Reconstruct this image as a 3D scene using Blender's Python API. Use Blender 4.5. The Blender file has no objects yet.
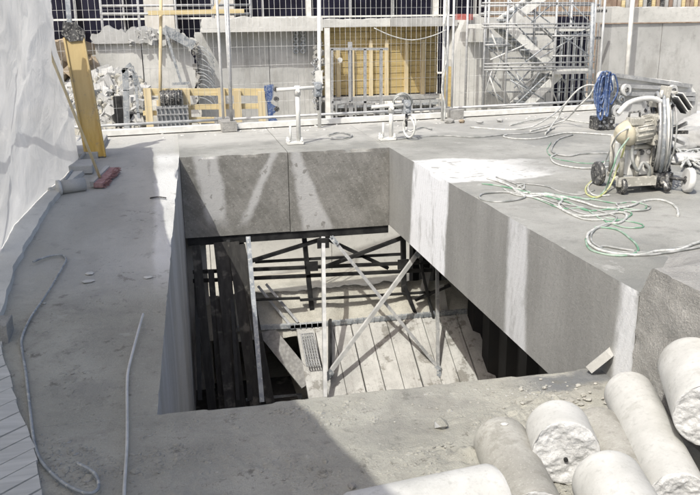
import bpy, bmesh, math, random
from mathutils import Vector, Matrix, noise
random.seed(7)
S = bpy.context.scene
COL = S.collection

# ------------------------------------------------------------------ camera
cam = bpy.data.cameras.new('camera'); cam.sensor_width = 36; cam.lens = 36*800/700
cam.clip_start = .05; cam.clip_end = 2000
co = bpy.data.objects.new('camera', cam); COL.objects.link(co); S.camera = co
pt, rl, yw = math.radians(15.933), math.radians(-.73), math.radians(11.962)
fw = Vector((math.sin(yw)*math.cos(pt), math.cos(yw)*math.cos(pt), -math.sin(pt)))
rt0 = Vector((math.cos(yw), -math.sin(yw), 0)); up0 = rt0.cross(fw)
rt = rt0*math.cos(rl)+up0*math.sin(rl); up = up0*math.cos(rl)-rt0*math.sin(rl)
m = Matrix((rt, up, -fw)).transposed().to_4x4(); m.translation = Vector((0, 0, 1.45)); co.matrix_world = m

# ------------------------------------------------------------------ sky, sun, exposure
SUN = Vector((.50, .55, -1)).normalized()            # the way the light travels
elev = math.asin(-SUN.z); azim = math.atan2(-SUN.x, -SUN.y)
w = bpy.data.worlds.new('World'); S.world = w; w.use_nodes = True
nt = w.node_tree; bg = nt.nodes['Background']
sk = nt.nodes.new('ShaderNodeTexSky'); sk.sky_type = 'NISHITA'; sk.sun_disc = False
sk.sun_elevation = elev; sk.sun_rotation = azim; sk.air_density = 1.0; sk.dust_density = 5.0; sk.ozone_density = .9
nt.links.new(sk.outputs[0], bg.inputs[0]); bg.inputs[1].default_value = .15
sl = bpy.data.lights.new('sun', 'SUN'); sl.energy = 3.3; sl.angle = math.radians(.53); sl.color = (1, .98, .90)
so = bpy.data.objects.new('sun', sl); COL.objects.link(so); so.rotation_euler = SUN.to_track_quat('-Z', 'Y').to_euler()
so.location = (-8, -8, 16)
S.view_settings.view_transform = 'Standard'; S.view_settings.look = 'None'
S.view_settings.exposure = .27; S.view_settings.gamma = 1

# ------------------------------------------------------------------ helpers
def fbm(x, y, z=0, o=4): return noise.fractal(Vector((x, y, z)), 1, 2, o)
def lerp(a, b, t): return a+(b-a)*t
def sstep(a, b, x):
    t = min(1, max(0, (x-a)/(b-a))); return t*t*(3-2*t)
EYE = Vector((0, 0, 1.45))
def sight(px, py): return fw+rt*((px-350)/800)-up*((py-247.5)/800)
def FYm(p, Y):       # surveyed point at distance Y
    r = sight(*p); return EYE+r*(Y/r.y)
def G(px, py, z):    # surveyed point at height z
    r = sight(px, py); return EYE+r*((z-1.45)/r.z)
def wloc(o):
    v = Vector((0, 0, 0))
    while o is not None: v = v+o.location; o = o.parent
    return v
class MB:
    """collects geometry in world coordinates; build() links it as one mesh object"""
    def __init__(s): s.v = []; s.f = []; s.sm = []
    def add(s, vs, fs, smooth=False):
        n = len(s.v); s.v += [tuple(v) for v in vs]; s.f += [tuple(i+n for i in f) for f in fs]; s.sm += [smooth]*len(fs); return s
    def box(s, x0, x1, y0, y1, z0, z1):
        return s.add([(x0,y0,z0),(x1,y0,z0),(x1,y1,z0),(x0,y1,z0),(x0,y0,z1),(x1,y0,z1),(x1,y1,z1),(x0,y1,z1)],
              [(0,3,2,1),(4,5,6,7),(0,1,5,4),(1,2,6,5),(2,3,7,6),(3,0,4,7)])
    def bar(s, a, b, wd, th, upv=(0, 0, 1)):
        a = Vector(a); b = Vector(b); d = (b-a).normalized(); u = Vector(upv)
        if abs(d.dot(u)) > .98: u = Vector((0, 1, 0))
        r = d.cross(u).normalized(); u = r.cross(d).normalized(); r = r*wd/2; u = u*th/2
        return s.add([a-r-u, a+r-u, a+r+u, a-r+u, b-r-u, b+r-u, b+r+u, b-r+u], [(0,1,2,3),(7,6,5,4),(0,4,5,1),(1,5,6,2),(2,6,7,3),(3,7,4,0)])
    def tube(s, pts, r, n=8, closed=False, rs=None):
        pts = [Vector(p) for p in pts]; N = len(pts); vs = []; fs = []; u = None
        for i, p in enumerate(pts):
            if closed: d = pts[(i+1) % N]-pts[i-1]
            else: d = pts[min(i+1, N-1)]-pts[max(i-1, 0)]
            if d.length < 1e-9: d = Vector((0, 0, 1))
            d.normalize()
            if u is None: u = d.orthogonal().normalized()
            u = (u-d*u.dot(d)); u = d.orthogonal().normalized() if u.length < 1e-6 else u.normalized()
            w_ = d.cross(u); rr = rs[i] if rs else r
            for k in range(n):
                a = 2*math.pi*k/n; vs.append(p+(u*math.cos(a)+w_*math.sin(a))*rr)
        for i in range(N if closed else N-1):
            j = (i+1) % N
            for k in range(n): fs.append((i*n+k, i*n+(k+1) % n, j*n+(k+1) % n, j*n+k))
        s.add(vs, fs, True)
        if not closed: s.f += [tuple(len(s.v)-N*n+k for k in range(n))[::-1], tuple(len(s.v)-n+k for k in range(n))]; s.sm += [False, False]
        return s
    def cyl(s, a, b, r, n=14, r2=None): return s.tube([a, b], r, n, rs=[r, r if r2 is None else r2])
    def disc(s, c, ax, r, th, n=20):
        c = Vector(c); ax = Vector(ax).normalized(); return s.cyl(c-ax*th/2, c+ax*th/2, r, n)
    def ring(s, c, ax, R, r, n=22, k=6):
        c = Vector(c); ax = Vector(ax).normalized(); u = ax.orthogonal().normalized(); v = ax.cross(u)
        return s.tube([c+(u*math.cos(2*math.pi*i/n)+v*math.sin(2*math.pi*i/n))*R for i in range(n)], r, k, closed=True)
    def prism(s, poly, off):
        off = Vector(off); n = len(poly); p = [Vector(q) for q in poly]
        return s.add(p+[q+off for q in p], [tuple(range(n))[::-1], tuple(range(n, 2*n))]+[(i, (i+1) % n, (i+1) % n+n, i+n) for i in range(n)])
    def rock(s, c, r, seed, sq=.7):
        bm = bmesh.new(); bmesh.ops.create_icosphere(bm, subdivisions=1, radius=1)
        rot = Matrix.Rotation(seed*1.7, 3, 'Z') @ Matrix.Rotation(seed*.9, 3, 'X')
        sx, sy, sz = r*random.uniform(.7, 1.2), r*random.uniform(.6, 1.1), r*random.uniform(.45, .9)*sq
        for v in bm.verts:
            q = rot @ (v.co*(1+.35*noise.noise(v.co*1.7+Vector((seed*3.1, seed, 0))))); v.co = Vector((q.x*sx, q.y*sy, q.z*sz))+Vector(c)
        s.add([v.co.copy() for v in bm.verts], [[v.index for v in f.verts] for f in bm.faces]); bm.free(); return s
    def chunk(s, c, r, seed):
        rot = Matrix.Rotation(seed*1.7, 3, 'Z') @ Matrix.Rotation(seed*.9, 3, 'X') @ Matrix.Rotation(seed*2.3, 3, 'Y'); q = Vector((r*random.uniform(.6, 1.3), r*random.uniform(.5, 1), r*random.uniform(.25, .8)))
        vs = [rot @ Vector((sx*q.x*random.uniform(.5, 1.1), sy*q.y*random.uniform(.5, 1.1), sz*q.z*random.uniform(.6, 1.1)))+Vector(c) for sz in (-1, 1) for sx, sy in ((-1, -1), (1, -1), (1, 1), (-1, 1))]
        return s.add(vs, [(0, 3, 2), (0, 2, 1), (4, 5, 6), (4, 6, 7), (0, 1, 5), (0, 5, 4), (1, 2, 6), (1, 6, 5), (2, 3, 7), (2, 7, 6), (3, 0, 4), (3, 4, 7)])
    def build(s, name, mat, parent=None, origin=None, bevel=0):
        vs = [Vector(v) for v in s.v]
        if origin is None:
            if parent is None:
                xs = [v.x for v in vs]; ys = [v.y for v in vs]; origin = Vector(((min(xs)+max(xs))/2, (min(ys)+max(ys))/2, min(v.z for v in vs)))
            else: origin = wloc(parent)
        origin = Vector(origin)
        me = bpy.data.meshes.new(name); me.from_pydata([v-origin for v in vs], [], s.f); me.update()
        me.polygons.foreach_set('use_smooth', s.sm)
        o = bpy.data.objects.new(name, me); COL.objects.link(o)
        if parent is None: o.location = origin
        else: o.parent = parent
        if mat: me.materials.append(mat)
        bm = bmesh.new(); bm.from_mesh(me); bmesh.ops.recalc_face_normals(bm, faces=bm.faces); bm.to_mesh(me); bm.free()
        if bevel:
            b = o.modifiers.new('bevel', 'BEVEL'); b.width = bevel; b.segments = 2; b.limit_method = 'ANGLE'; b.angle_limit = math.radians(40)
        return o
def tag(o, label=None, cat=None, group=None, kind=None):
    if label: o['label'] = label
    if cat: o['category'] = cat
    if group: o['group'] = group
    if kind: o['kind'] = kind
    return o
def thing(name, loc, label, cat, group=None):
    o = bpy.data.objects.new(name, None); COL.objects.link(o); o.location = loc; o.empty_display_size = .1
    return tag(o, label, cat, group)
def spline(pts, n=6, closed=False):
    P = [Vector(p) for p in pts]; out = []; N = len(P)
    for i in range(N if closed else N-1):
        p0 = P[i-1] if (i > 0 or closed) else P[0]; p1 = P[i]; p2 = P[(i+1) % N]; p3 = P[(i+2) % N] if (closed or i+2 < N) else P[-1]
        for k in range(n):
            t = k/n; out.append(.5*((2*p1)+(p2-p0)*t+(2*p0-5*p1+4*p2-p3)*t*t+(3*p1-p0-3*p2+p3)*t**3))
    if not closed: out.append(P[-1])
    return out

# ------------------------------------------------------------------ materials
class NT:
    def __init__(s, name):
        s.m = bpy.data.materials.new(name); s.m.use_nodes = True; s.t = s.m.node_tree; s.b = s.t.nodes['Principled BSDF']
        g = s.t.nodes.new('ShaderNodeNewGeometry'); s.pos = g.outputs['Position']; s.nor = g.outputs['Normal']
        sp = s.t.nodes.new('ShaderNodeSeparateXYZ'); s.L(s.pos, sp.inputs[0]); s.x, s.y, s.z = sp.outputs
    def L(s, a, b):
        if isinstance(a, (int, float, tuple)): b.default_value = a
        else: s.t.links.new(a, b)
    def M(s, op, a, b=0, c=0):
        n = s.t.nodes.new('ShaderNodeMath'); n.operation = op; s.L(a, n.inputs[0]); s.L(b, n.inputs[1]); s.L(c, n.inputs[2]); return n.outputs[0]
    def noise(s, scale, detail=6, rough=.55, vec=None, dist=0):
        n = s.t.nodes.new('ShaderNodeTexNoise'); n.inputs['Scale'].default_value = scale; n.inputs['Detail'].default_value = detail
        n.inputs['Roughness'].default_value = rough; n.inputs['Distortion'].default_value = dist; s.L(vec or s.pos, n.inputs['Vector']); return n.outputs['Fac']
    def voro(s, scale, feat='F1', vec=None):
        n = s.t.nodes.new('ShaderNodeTexVoronoi'); n.feature = feat; n.inputs['Scale'].default_value = scale; s.L(vec or s.pos, n.inputs['Vector']); return n.outputs['Distance']
    def scaled(s, sx, sy, sz):
        n = s.t.nodes.new('ShaderNodeVectorMath'); n.operation = 'MULTIPLY'; s.L(s.pos, n.inputs[0]); n.inputs[1].default_value = (sx, sy, sz); return n.outputs[0]
    def ss(s, a, b, x):
        n = s.t.nodes.new('ShaderNodeMapRange'); n.interpolation_type = 'SMOOTHSTEP'; s.L(x, n.inputs['Value']); s.L(a, n.inputs['From Min']); s.L(b, n.inputs['From Max']); return n.outputs[0]
    def mix(s, f, a, b):
        n = s.t.nodes.new('ShaderNodeMix'); n.data_type = 'RGBA'; s.L(f, n.inputs[0])
        for v, k in ((a, 6), (b, 7)): s.L((*v, 1) if isinstance(v, tuple) and len(v) == 3 else v, n.inputs[k])
        return n.outputs[2]
    def bump(s, h, strength=.5, dist=.01, prev=None):
        n = s.t.nodes.new('ShaderNodeBump'); n.inputs['Strength'].default_value = strength; n.inputs['Distance'].default_value = dist; s.L(h, n.inputs['Height'])
        if prev is not None: s.L(prev, n.inputs['Normal'])
        return n.outputs[0]
    def out(s, col, rough=.8, bump=None, metal=0, spec=.3):
        s.L((*col, 1) if isinstance(col, tuple) else col, s.b.inputs['Base Color']); s.L(rough, s.b.inputs['Roughness']); s.b.inputs['Metallic'].default_value = metal
        s.b.inputs['Specular IOR Level'].default_value = spec
        if bump is not None: s.L(bump, s.b.inputs['Normal'])
        return s.m
def plain(name, c1, c2, scale=6, rough=.6, metal=0, bs=.25, fine=60, dust=None):
    n = NT(name); f = n.ss(.35, .65, n.noise(scale)); c = n.mix(f, c1, c2)
    if dust: # dried cement splashes
        c = n.mix(n.M('MULTIPLY', n.ss(.52, .62, n.noise(scale*3.3, 8, .65)), .85), c, dust)
    g = n.noise(fine, 4)
    return n.out(c, n.M('ADD', rough-.1, n.M('MULTIPLY', f, .2)), n.bump(g, bs, .004), metal)
def concrete(name, lo, hi, sc=1.2, speck=.35, masks=None, bumpd=.006, extra=None, spec=.25):
    n = NT(name)
    a = n.ss(.3, .7, n.noise(sc, 8, .6)); c = n.mix(a, lo, hi)
    b = n.noise(sc*9, 6, .65); c = n.mix(n.M('MULTIPLY', n.ss(.5, .72, b), .35), c, tuple(v*.62 for v in lo))
    v = n.noise(95, 3, .7); c = n.mix(n.M('MULTIPLY', n.ss(.55, .7, v), speck), c, tuple(min(1, q*1.5) for q in hi))
    v2 = n.noise(70, 3, .7, n.scaled(1.1, .9, 1.2)); c = n.mix(n.M('MULTIPLY', n.ss(.58, .72, v2), speck), c, tuple(q*.45 for q in lo))
    r = n.M('ADD', .62, n.M('MULTIPLY', b, .3))
    if masks: c, r = masks(n, c, r)
    h = n.M('ADD', n.noise(22, 8, .7), n.M('MULTIPLY', v, .5))
    bp = n.bump(h, .55, bumpd)
    return n.out(c, r, bp, spec=spec)

WHITE = (.60, .60, .59)
def strip(n, coord, cen, half, soft=.06, wob=.10, sc=3):
    """1 inside a band about CEN along COORD, with a wandering edge"""
    d = n.M('ABSOLUTE', n.M('SUBTRACT', coord, cen))
    d = n.M('ADD', d, n.M('MULTIPLY', n.M('SUBTRACT', n.noise(sc, 6, .65), .5), wob*2))
    return n.M('SUBTRACT', 1, n.ss(half-soft if isinstance(half, (int, float)) else n.M('SUBTRACT', half, soft), half, d))
def spots(n, c, f, sc=9):
    return n.M('MULTIPLY', f, n.M('SUBTRACT', 1, n.M('MULTIPLY', n.ss(.60, .66, n.noise(sc, 5, .5)), .8)))
def deck_masks(n, c, r):
    # dried white slurry spilled on the right-hand deck
    x = n.x; y = n.y
    cy = n.M('ADD', 7.46, n.M('MULTIPLY', n.M('SUBTRACT', x, 2.4), -.05))
    hw = n.M('SUBTRACT', .68, n.M('MULTIPLY', n.M('MAXIMUM', n.M('SUBTRACT', x, 3.0), 0), .35))
    f = strip(n, y, cy, hw, .10, .28, 1.6)
    f = n.M('MULTIPLY', f, n.ss(2.2, 2.4, x)); f = n.M('MULTIPLY', f, n.M('SUBTRACT', 1, n.ss(3.6, 4.3, n.M('ADD', x, n.noise(2.5)))))
    c = n.mix(n.M('MULTIPLY', spots(n, c, f), .92), c, WHITE)
    # pale dry strip along the far edge
    f2 = n.M('MULTIPLY', n.ss(10.0, 10.7, n.M('ADD', y, n.M('MULTIPLY', n.noise(1.3), 1.0))), .55); c = n.mix(f2, c, (.52, .51, .48))
    sc_ = n.ss(.56, .62, n.noise(1.6, 10, .72, n.scaled(1, 1.6, 1), 1.2)); c = n.mix(n.M('MULTIPLY', sc_, .38), c, (.215, .21, .195))
    dr = n.ss(.60, .64, n.noise(7, 9, .75)); c = n.mix(n.M('MULTIPLY', dr, .35), c, (.17, .165, .15)); dr2 = n.ss(.60, .66, n.noise(3.1, 9, .7, n.scaled(1.5, .8, 1))); c = n.mix(n.M('MULTIPLY', dr2, .35), c, (.50, .495, .475))
    # damp, darker flats
    wet = n.ss(.52, .6, n.noise(.8, 5, .6, n.scaled(1, .55, 1))); c = n.mix(n.M('MULTIPLY', wet, .3), c, (.17, .17, .16))
    r = n.M('SUBTRACT', r, n.M('MULTIPLY', wet, .34))
    return c, r
def back_masks(n, c, r):
    x, z = n.x, n.z
    face = n.ss(.4, .6, n.M('MULTIPLY', n.M('SUBTRACT', 9.35, n.y), 2))
    def blot(cx, slope, h0, h1, zb):
        cen = n.M('ADD', cx, n.M('MULTIPLY', z, slope)); hw = n.M('ADD', h0, n.M('MULTIPLY', z, -h1))
        return n.M('MULTIPLY', strip(n, x, cen, hw, .07, .07, 4), n.ss(zb-.12, zb+.12, n.M('ADD', z, n.M('MULTIPLY', n.noise(5), .2))))
    fc = n.mix(n.ss(.35, .65, n.noise(3.5, 8, .7)), (.155, .152, .14), (.245, .24, .225)); ag = n.voro(34); ag2 = n.voro(17)
    fc = n.mix(n.M('MULTIPLY', n.M('SUBTRACT', 1, n.ss(.10, .28, ag)), .55), fc, (.36, .35, .33)); fc = n.mix(n.M('MULTIPLY', n.M('SUBTRACT', 1, n.ss(.10, .2, ag2)), .5), fc, (.10, .095, .085))
    def arcs(px_, pz_, fr):
        d = n.M('POWER', n.M('ADD', n.M('POWER', n.M('SUBTRACT', x, px_), 2), n.M('POWER', n.M('SUBTRACT', z, pz_), 2)), .5)
        return n.ss(.3, .95, n.M('SINE', n.M('ADD', n.M('MULTIPLY', d, fr), n.M('MULTIPLY', n.noise(2), 9))))
    fc = n.mix(n.M('MULTIPLY', arcs(-1.2, -2.0, 70), .10), fc, (.36, .35, .335)); fc = n.mix(n.M('MULTIPLY', arcs(-1.2, -2.0, 173), .08), fc, (.09, .088, .08))
    side = n.ss(.5, .8, n.M('ABSOLUTE', n.sepn('y'))); c = n.mix(side, c, fc)
    f = n.M('MAXIMUM', blot(.27, -.12, .17, -.02, -.66), blot(1.03, .45, .075, .01, -.68)); f = n.M('MAXIMUM', f, blot(1.28, -.25, .08, .14, -.85))
    c = n.mix(n.M('MULTIPLY', n.M('MULTIPLY', spots(n, c, f, 11), side), .72), c, (.50, .50, .50))
    drip = n.ss(.56, .74, n.noise(4, 5, .6, n.scaled(3, 1, .5))); c = n.mix(n.M('MULTIPLY', n.M('MULTIPLY', drip, side), .4), c, (.11, .105, .095))
    return c, r
def right_masks(n, c, r):
    c0, r0 = deck_masks(n, c, r)
    y, z = n.y, n.z
    def band(y0, hw, zs=0, wob=.08, sc=2.2):
        cen = n.M('ADD', y0, n.M('MULTIPLY', z, zs)); return strip(n, y, cen, n.M('ADD', hw, n.M('MULTIPLY', z, -.03)), .09, wob, sc)
    f = n.M('MAXIMUM', band(7.43, .60, -.12), n.M('MULTIPLY', band(5.32, .21, .05, .06, 3), .6)); f = n.M('MAXIMUM', f, n.M('MULTIPLY', band(3.80, .13, 0, .08), .7))
    cw = n.mix(n.ss(.35, .7, n.noise(2.6, 7, .65, n.scaled(1, 1, .3))), (.25, .248, .237), (.315, .313, .30)); cw = n.mix(n.M('MULTIPLY', n.ss(.5, .75, n.noise(60, 4, .7)), .35), cw, (.42, .41, .40)); cw = n.mix(n.M('MULTIPLY', n.ss(.55, .75, n.noise(38, 3, .7)), .35), cw, (.11, .11, .10))
    cw = n.mix(n.M('MULTIPLY', n.M('MULTIPLY', f, n.M('SUBTRACT', 1, n.M('MULTIPLY', n.ss(.50, .66, n.noise(5, 9, .72, n.scaled(1, 1, .45))), .45))), .96), cw, (.86, .87, .89))
    rd = n.ss(.2, .9, n.M('SINE', n.M('ADD', n.M('MULTIPLY', n.M('ADD', y, n.M('MULTIPLY', z, .25)), 95), n.M('MULTIPLY', n.noise(1.5), 14)))); cw = n.mix(n.M('MULTIPLY', rd, .06), cw, (.15, .148, .14))
    side = n.ss(.5, .8, n.M('ABSOLUTE', n.sepn('x')))
    return n.mix(side, c0, cw), r0
def _sepn(s, k):
    n = s.t.nodes.new('ShaderNodeSeparateXYZ'); s.L(s.nor, n.inputs[0]); return n.outputs['xyz'.index(k)]
NT.sepn = _sepn
def mud_masks(n, c, r):
    t0 = n.ss(.5, .66, n.noise(1.7, 10, .74, n.scaled(1, 1.3, 1), .8)); c = n.mix(n.M('MULTIPLY', t0, .42), c, (.225, .215, .195)); t1 = n.ss(.59, .64, n.noise(5, 10, .75)); c = n.mix(n.M('MULTIPLY', t1, .75), c, (.15, .14, .12)); t3 = n.ss(.61, .65, n.noise(17, 9, .75)); c = n.mix(n.M('MULTIPLY', t3, .6), c, (.14, .13, .11)); t2 = n.ss(.60, .66, n.noise(3.7, 9, .7, n.scaled(1, 1.7, 1))); c = n.mix(n.M('MULTIPLY', t2, .35), c, (.50, .49, .46))
    lump = n.ss(.52, .66, n.noise(2.3, 8, .62)); c = n.mix(n.M('MULTIPLY', lump, .45), c, (.25, .245, .225))
    x, y = n.x, n.y
    wetc = n.M('MULTIPLY', strip(n, y, 3.93, .13, .08, .14, 5), n.ss(1.7, 2.05, x)); c = n.mix(n.M('MULTIPLY', wetc, .75), c, (.12, .13, .145))
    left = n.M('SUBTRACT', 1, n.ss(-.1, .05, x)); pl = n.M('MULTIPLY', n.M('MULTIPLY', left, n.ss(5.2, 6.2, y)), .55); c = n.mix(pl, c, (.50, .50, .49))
    sunlit = n.M('MULTIPLY', strip(n, x, -.12, .17, .06, .05, 4), n.M('MULTIPLY', n.ss(5.4, 6.4, y), n.M('SUBTRACT', 1, n.ss(9.0, 9.4, y)))); c = n.mix(n.M('MULTIPLY', sunlit, .8), c, (.66, .66, .65))  # pale slurry, whitened in the colour for the sunlit strip along the edge
    f2 = n.M('MULTIPLY', n.ss(10.0, 10.7, n.M('ADD', y, n.M('MULTIPLY', n.noise(1.3), 1.0))), .55); c = n.mix(f2, c, (.52, .51, .48))
    pit = n.ss(.54, .60, n.noise(11, 9, .72)); c = n.mix(n.M('MULTIPLY', n.M('MULTIPLY', pit, lump), .7), c, (.17, .165, .145))
    damp = n.ss(.47, .60, n.noise(.9, 6, .62, n.scaled(1.2, .6, 1))); c = n.mix(n.M('MULTIPLY', damp, .22), c, (.17, .165, .15)); r = n.M('SUBTRACT', r, n.M('MULTIPLY', damp, .34))
    up = n.ss(.3, .6, n.M('ABSOLUTE', n.sepn('z'))); sv = n.ss(.42, .62, n.noise(1, 6, .6, n.scaled(3, 3.2, .35))); sc3 = n.mix(sv, (.40, .40, .395), (.50, .505, .515)); sc3 = n.mix(n.M('MULTIPLY', n.ss(.52, .7, n.noise(30, 5, .7)), .4), sc3, (.25, .245, .235)); c = n.mix(up, sc3, c)
    ylw = n.ss(.55, .75, n.noise(1.3, 6, .6)); c = n.mix(n.M('MULTIPLY', ylw, .3), c, (.40, .38, .32))
    return c, r
M_ = {}
M_['deck'] = concrete('deck_concrete', (.22, .22, .203), (.35, .348, .326), .9, .35, right_masks, .008)
M_['beam'] = concrete('sawn_beam_concrete', (.22, .22, .203), (.35, .348, .326), .9, .35, lambda n, c, r: back_masks(n, *deck_masks(n, c, r)), .012)
M_['slurry'] = concrete('grey_slurry_concrete', (.36, .36, .355), (.52, .52, .51), 1.1, .2, None, .005)
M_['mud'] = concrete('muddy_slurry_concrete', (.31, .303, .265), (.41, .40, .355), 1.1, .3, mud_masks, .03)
M_['rough'] = concrete('rough_concrete', (.27, .265, .25), (.38, .37, .35), 5, .6, None, .03)
M_['pale'] = concrete('pale_concrete', (.46, .457, .435), (.60, .595, .57), 1.2, .2)
M_['pale2'] = concrete('pale_grey_concrete', (.34, .34, .33), (.47, .47, .46), .8, .25, lambda n, c, r: (n.mix(n.M('MULTIPLY', n.ss(.52, .64, n.noise(1.3, 9, .7, n.scaled(1.6, 1.6, .5))), .4), c, (.24, .235, .22)), r))
M_['core'] = concrete('drill_core_plaster', (.46, .455, .43), (.58, .575, .55), 4, .1, lambda n, c, r: (n.mix(n.M('MULTIPLY', n.ss(.53, .62, n.noise(4.5, 9, .7)), .45), c, (.36, .35, .32)), r), .003)
M_['core_grey'] = concrete('muddy_drill_core', (.30, .29, .26), (.42, .41, .375), 4, .3, lambda n, c, r: (n.mix(n.M('MULTIPLY', n.ss(.53, .62, n.noise(6, 9, .7)), .5), c, (.22, .21, .18)), r), .005)
M_['broken'] = concrete('broken_core_face', (.48, .48, .475), (.64, .64, .635), 14, .3, None, .02)
M_['earth'] = concrete('bare_earth', (.36, .345, .30), (.51, .495, .44), 3, .5, None, .03)
M_['brown'] = concrete('brown_soil', (.24, .18, .12), (.42, .35, .26), 4, .5, None, .04)
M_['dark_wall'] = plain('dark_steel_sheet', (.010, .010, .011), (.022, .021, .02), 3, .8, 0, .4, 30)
M_['black'] = plain('black_steel_and_shade', (.012, .012, .013), (.03, .03, .03), 8, .55)  # steel black, also standing in for shade under and between parts
M_['galv'] = plain('galvanised_steel', (.32, .325, .33), (.40, .405, .41), 9, .5, .35, .25, 60, (.5, .5, .48))
M_['white_steel'] = plain('cement_dusted_steel', (.60, .60, .57), (.74, .73, .70), 9, .6, 0, .4, 40)
M_['wire'] = plain('galvanised_wire', (.44, .445, .44), (.58, .58, .57), 9, .5, .2)
M_['grey_steel'] = plain('grey_painted_steel', (.22, .24, .26), (.36, .38, .40), 9, .5, .2, .3, 50, (.5, .5, .48))
M_['beige'] = plain('beige_enamel', (.33, .32, .28), (.44, .425, .38), 7, .45, 0, .3, 50, (.62, .60, .54))
M_['cream'] = plain('cream_cap_paint', (.48, .44, .33), (.56, .52, .42), 7, .45)
M_['dark_mech'] = plain('greasy_dark_metal', (.04, .04, .042), (.12, .12, .12), 12, .5, .4, .4, 50, (.42, .41, .38))
M_['rubber_white'] = plain('dusty_white_plastic', (.50, .50, .49), (.64, .64, .62), 12, .6)
M_['hose_white'] = plain('white_hose', (.38, .39, .37), (.58, .58, .56), 14, .6, 0, .3, 50, (.30, .30, .28))
M_['hose_grey'] = plain('grey_cable', (.20, .21, .20), (.40, .40, .39), 10, .6)
M_['hose_green'] = plain('green_hose', (.12, .27, .17), (.36, .43, .37), 9, .5)
M_['hose_yellow'] = plain('yellow_green_cable', (.42, .44, .16), (.50, .50, .32), 9, .5)
M_['blue'] = plain('blue_plastic', (.04, .075, .20), (.10, .15, .28), 12, .6, 0, .3, 50, (.30, .34, .42))
M_['red'] = plain('red_paint', (.36, .09, .08), (.46, .18, .16), 8, .5)
M_['glass_dark'] = plain('dark_window_glass', (.008, .008, .016), (.016, .016, .032), 1, .12)
M_['tile'] = plain('reddish_clay', (.24, .17, .13), (.36, .29, .22), 5, .8)
M_['pink'] = plain('dusty_red_bristles', (.26, .14, .14), (.38, .25, .25), 30, .8)
M_['facade'] = plain('facade_render', (.50, .48, .44), (.62, .60, .56), 2, .8)
def timber(name, c1, c2, axis='z', ring=14):
    n = NT(name); v = {'z': (22, 22, 1.2), 'x': (1.2, 22, 22)}[axis]
    g = n.noise(1, 6, .6, n.scaled(*v)); c = n.mix(n.ss(.35, .7, g), c1, c2)
    c = n.mix(n.M('MULTIPLY', n.ss(.55, .7, n.noise(7)), .35), c, tuple(min(1, .4*v+.6*u) for v, u in zip((.62, .58, .5), c2)))
    if name.startswith('yellow'): c = n.mix(n.M('MULTIPLY', n.ss(.25, 1.0, n.M('ADD', n.z, n.M('MULTIPLY', n.noise(6, 8, .7), .5))), .6), c, (.42, .36, .24)); c = n.mix(n.M('MULTIPLY', n.ss(.55, .62, n.noise(9, 9, .75)), .6), c, (.30, .26, .19))
    return n.out(c, .75, n.bump(g, .4, .003))
M_['yellow'] = timber('yellow_formwork_board', (.50, .33, .08), (.62, .43, .14))
M_['ochre'] = timber('ochre_shuttering', (.37, .28, .12), (.48, .38, .19), 'x')
M_['timber'] = timber('raw_timber', (.52, .42, .23), (.66, .56, .34), 'x')
M_['timber_v'] = timber('raw_timber_upright', (.52, .42, .25), (.66, .57, .38))
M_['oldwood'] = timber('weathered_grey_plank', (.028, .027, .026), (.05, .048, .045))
M_['greyboard'] = timber('cement_covered_board', (.46, .455, .43), (.58, .57, .54), 'x')
M_['oldgrey'] = timber('weathered_grey_board', (.16, .157, .15), (.26, .255, .245))
M_['pitboard'] = concrete('cement_stained_board', (.33, .325, .31), (.49, .485, .465), 2.5, .4, lambda n, c, r: (n.mix(n.M('MULTIPLY', n.ss(.54, .60, n.noise(3.4, 9, .7)), .7), n.mix(n.M('MULTIPLY', n.ss(.5, .7, n.noise(1, 6, .6, n.scaled(40, 2, 2))), .4), c, (.22, .21, .19)), (.16, .15, .13)), r), .006)
def sheet_mat():
    n = NT('translucent_white_sheeting'); f = n.ss(.35, .65, n.noise(1.4, 5)); c = n.mix(f, (.60, .605, .61), (.70, .705, .71))
    w_ = n.noise(1, 4, .6, n.scaled(160, 160, 160)); bp = n.bump(n.M('ADD', n.M('MULTIPLY', n.noise(3.2, 7, .62, n.scaled(1, 1, .6), 1.5), 1.2), n.M('MULTIPLY', w_, .12)), .6, .05)
    m_ = n.out(c, .5, bp, spec=.3); t = n.t; tr = t.nodes.new('ShaderNodeBsdfTranslucent'); n.L(c, tr.inputs[0]); n.L(bp, tr.inputs['Normal'])
    mx = t.nodes.new('ShaderNodeMixShader'); mx.inputs[0].default_value = .5; n.L(n.b.outputs[0], mx.inputs[1]); n.L(tr.outputs[0], mx.inputs[2])
    n.L(mx.outputs[0], t.nodes['Material Output'].inputs['Surface']); return m_
M_['sheet'] = sheet_mat()
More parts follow.
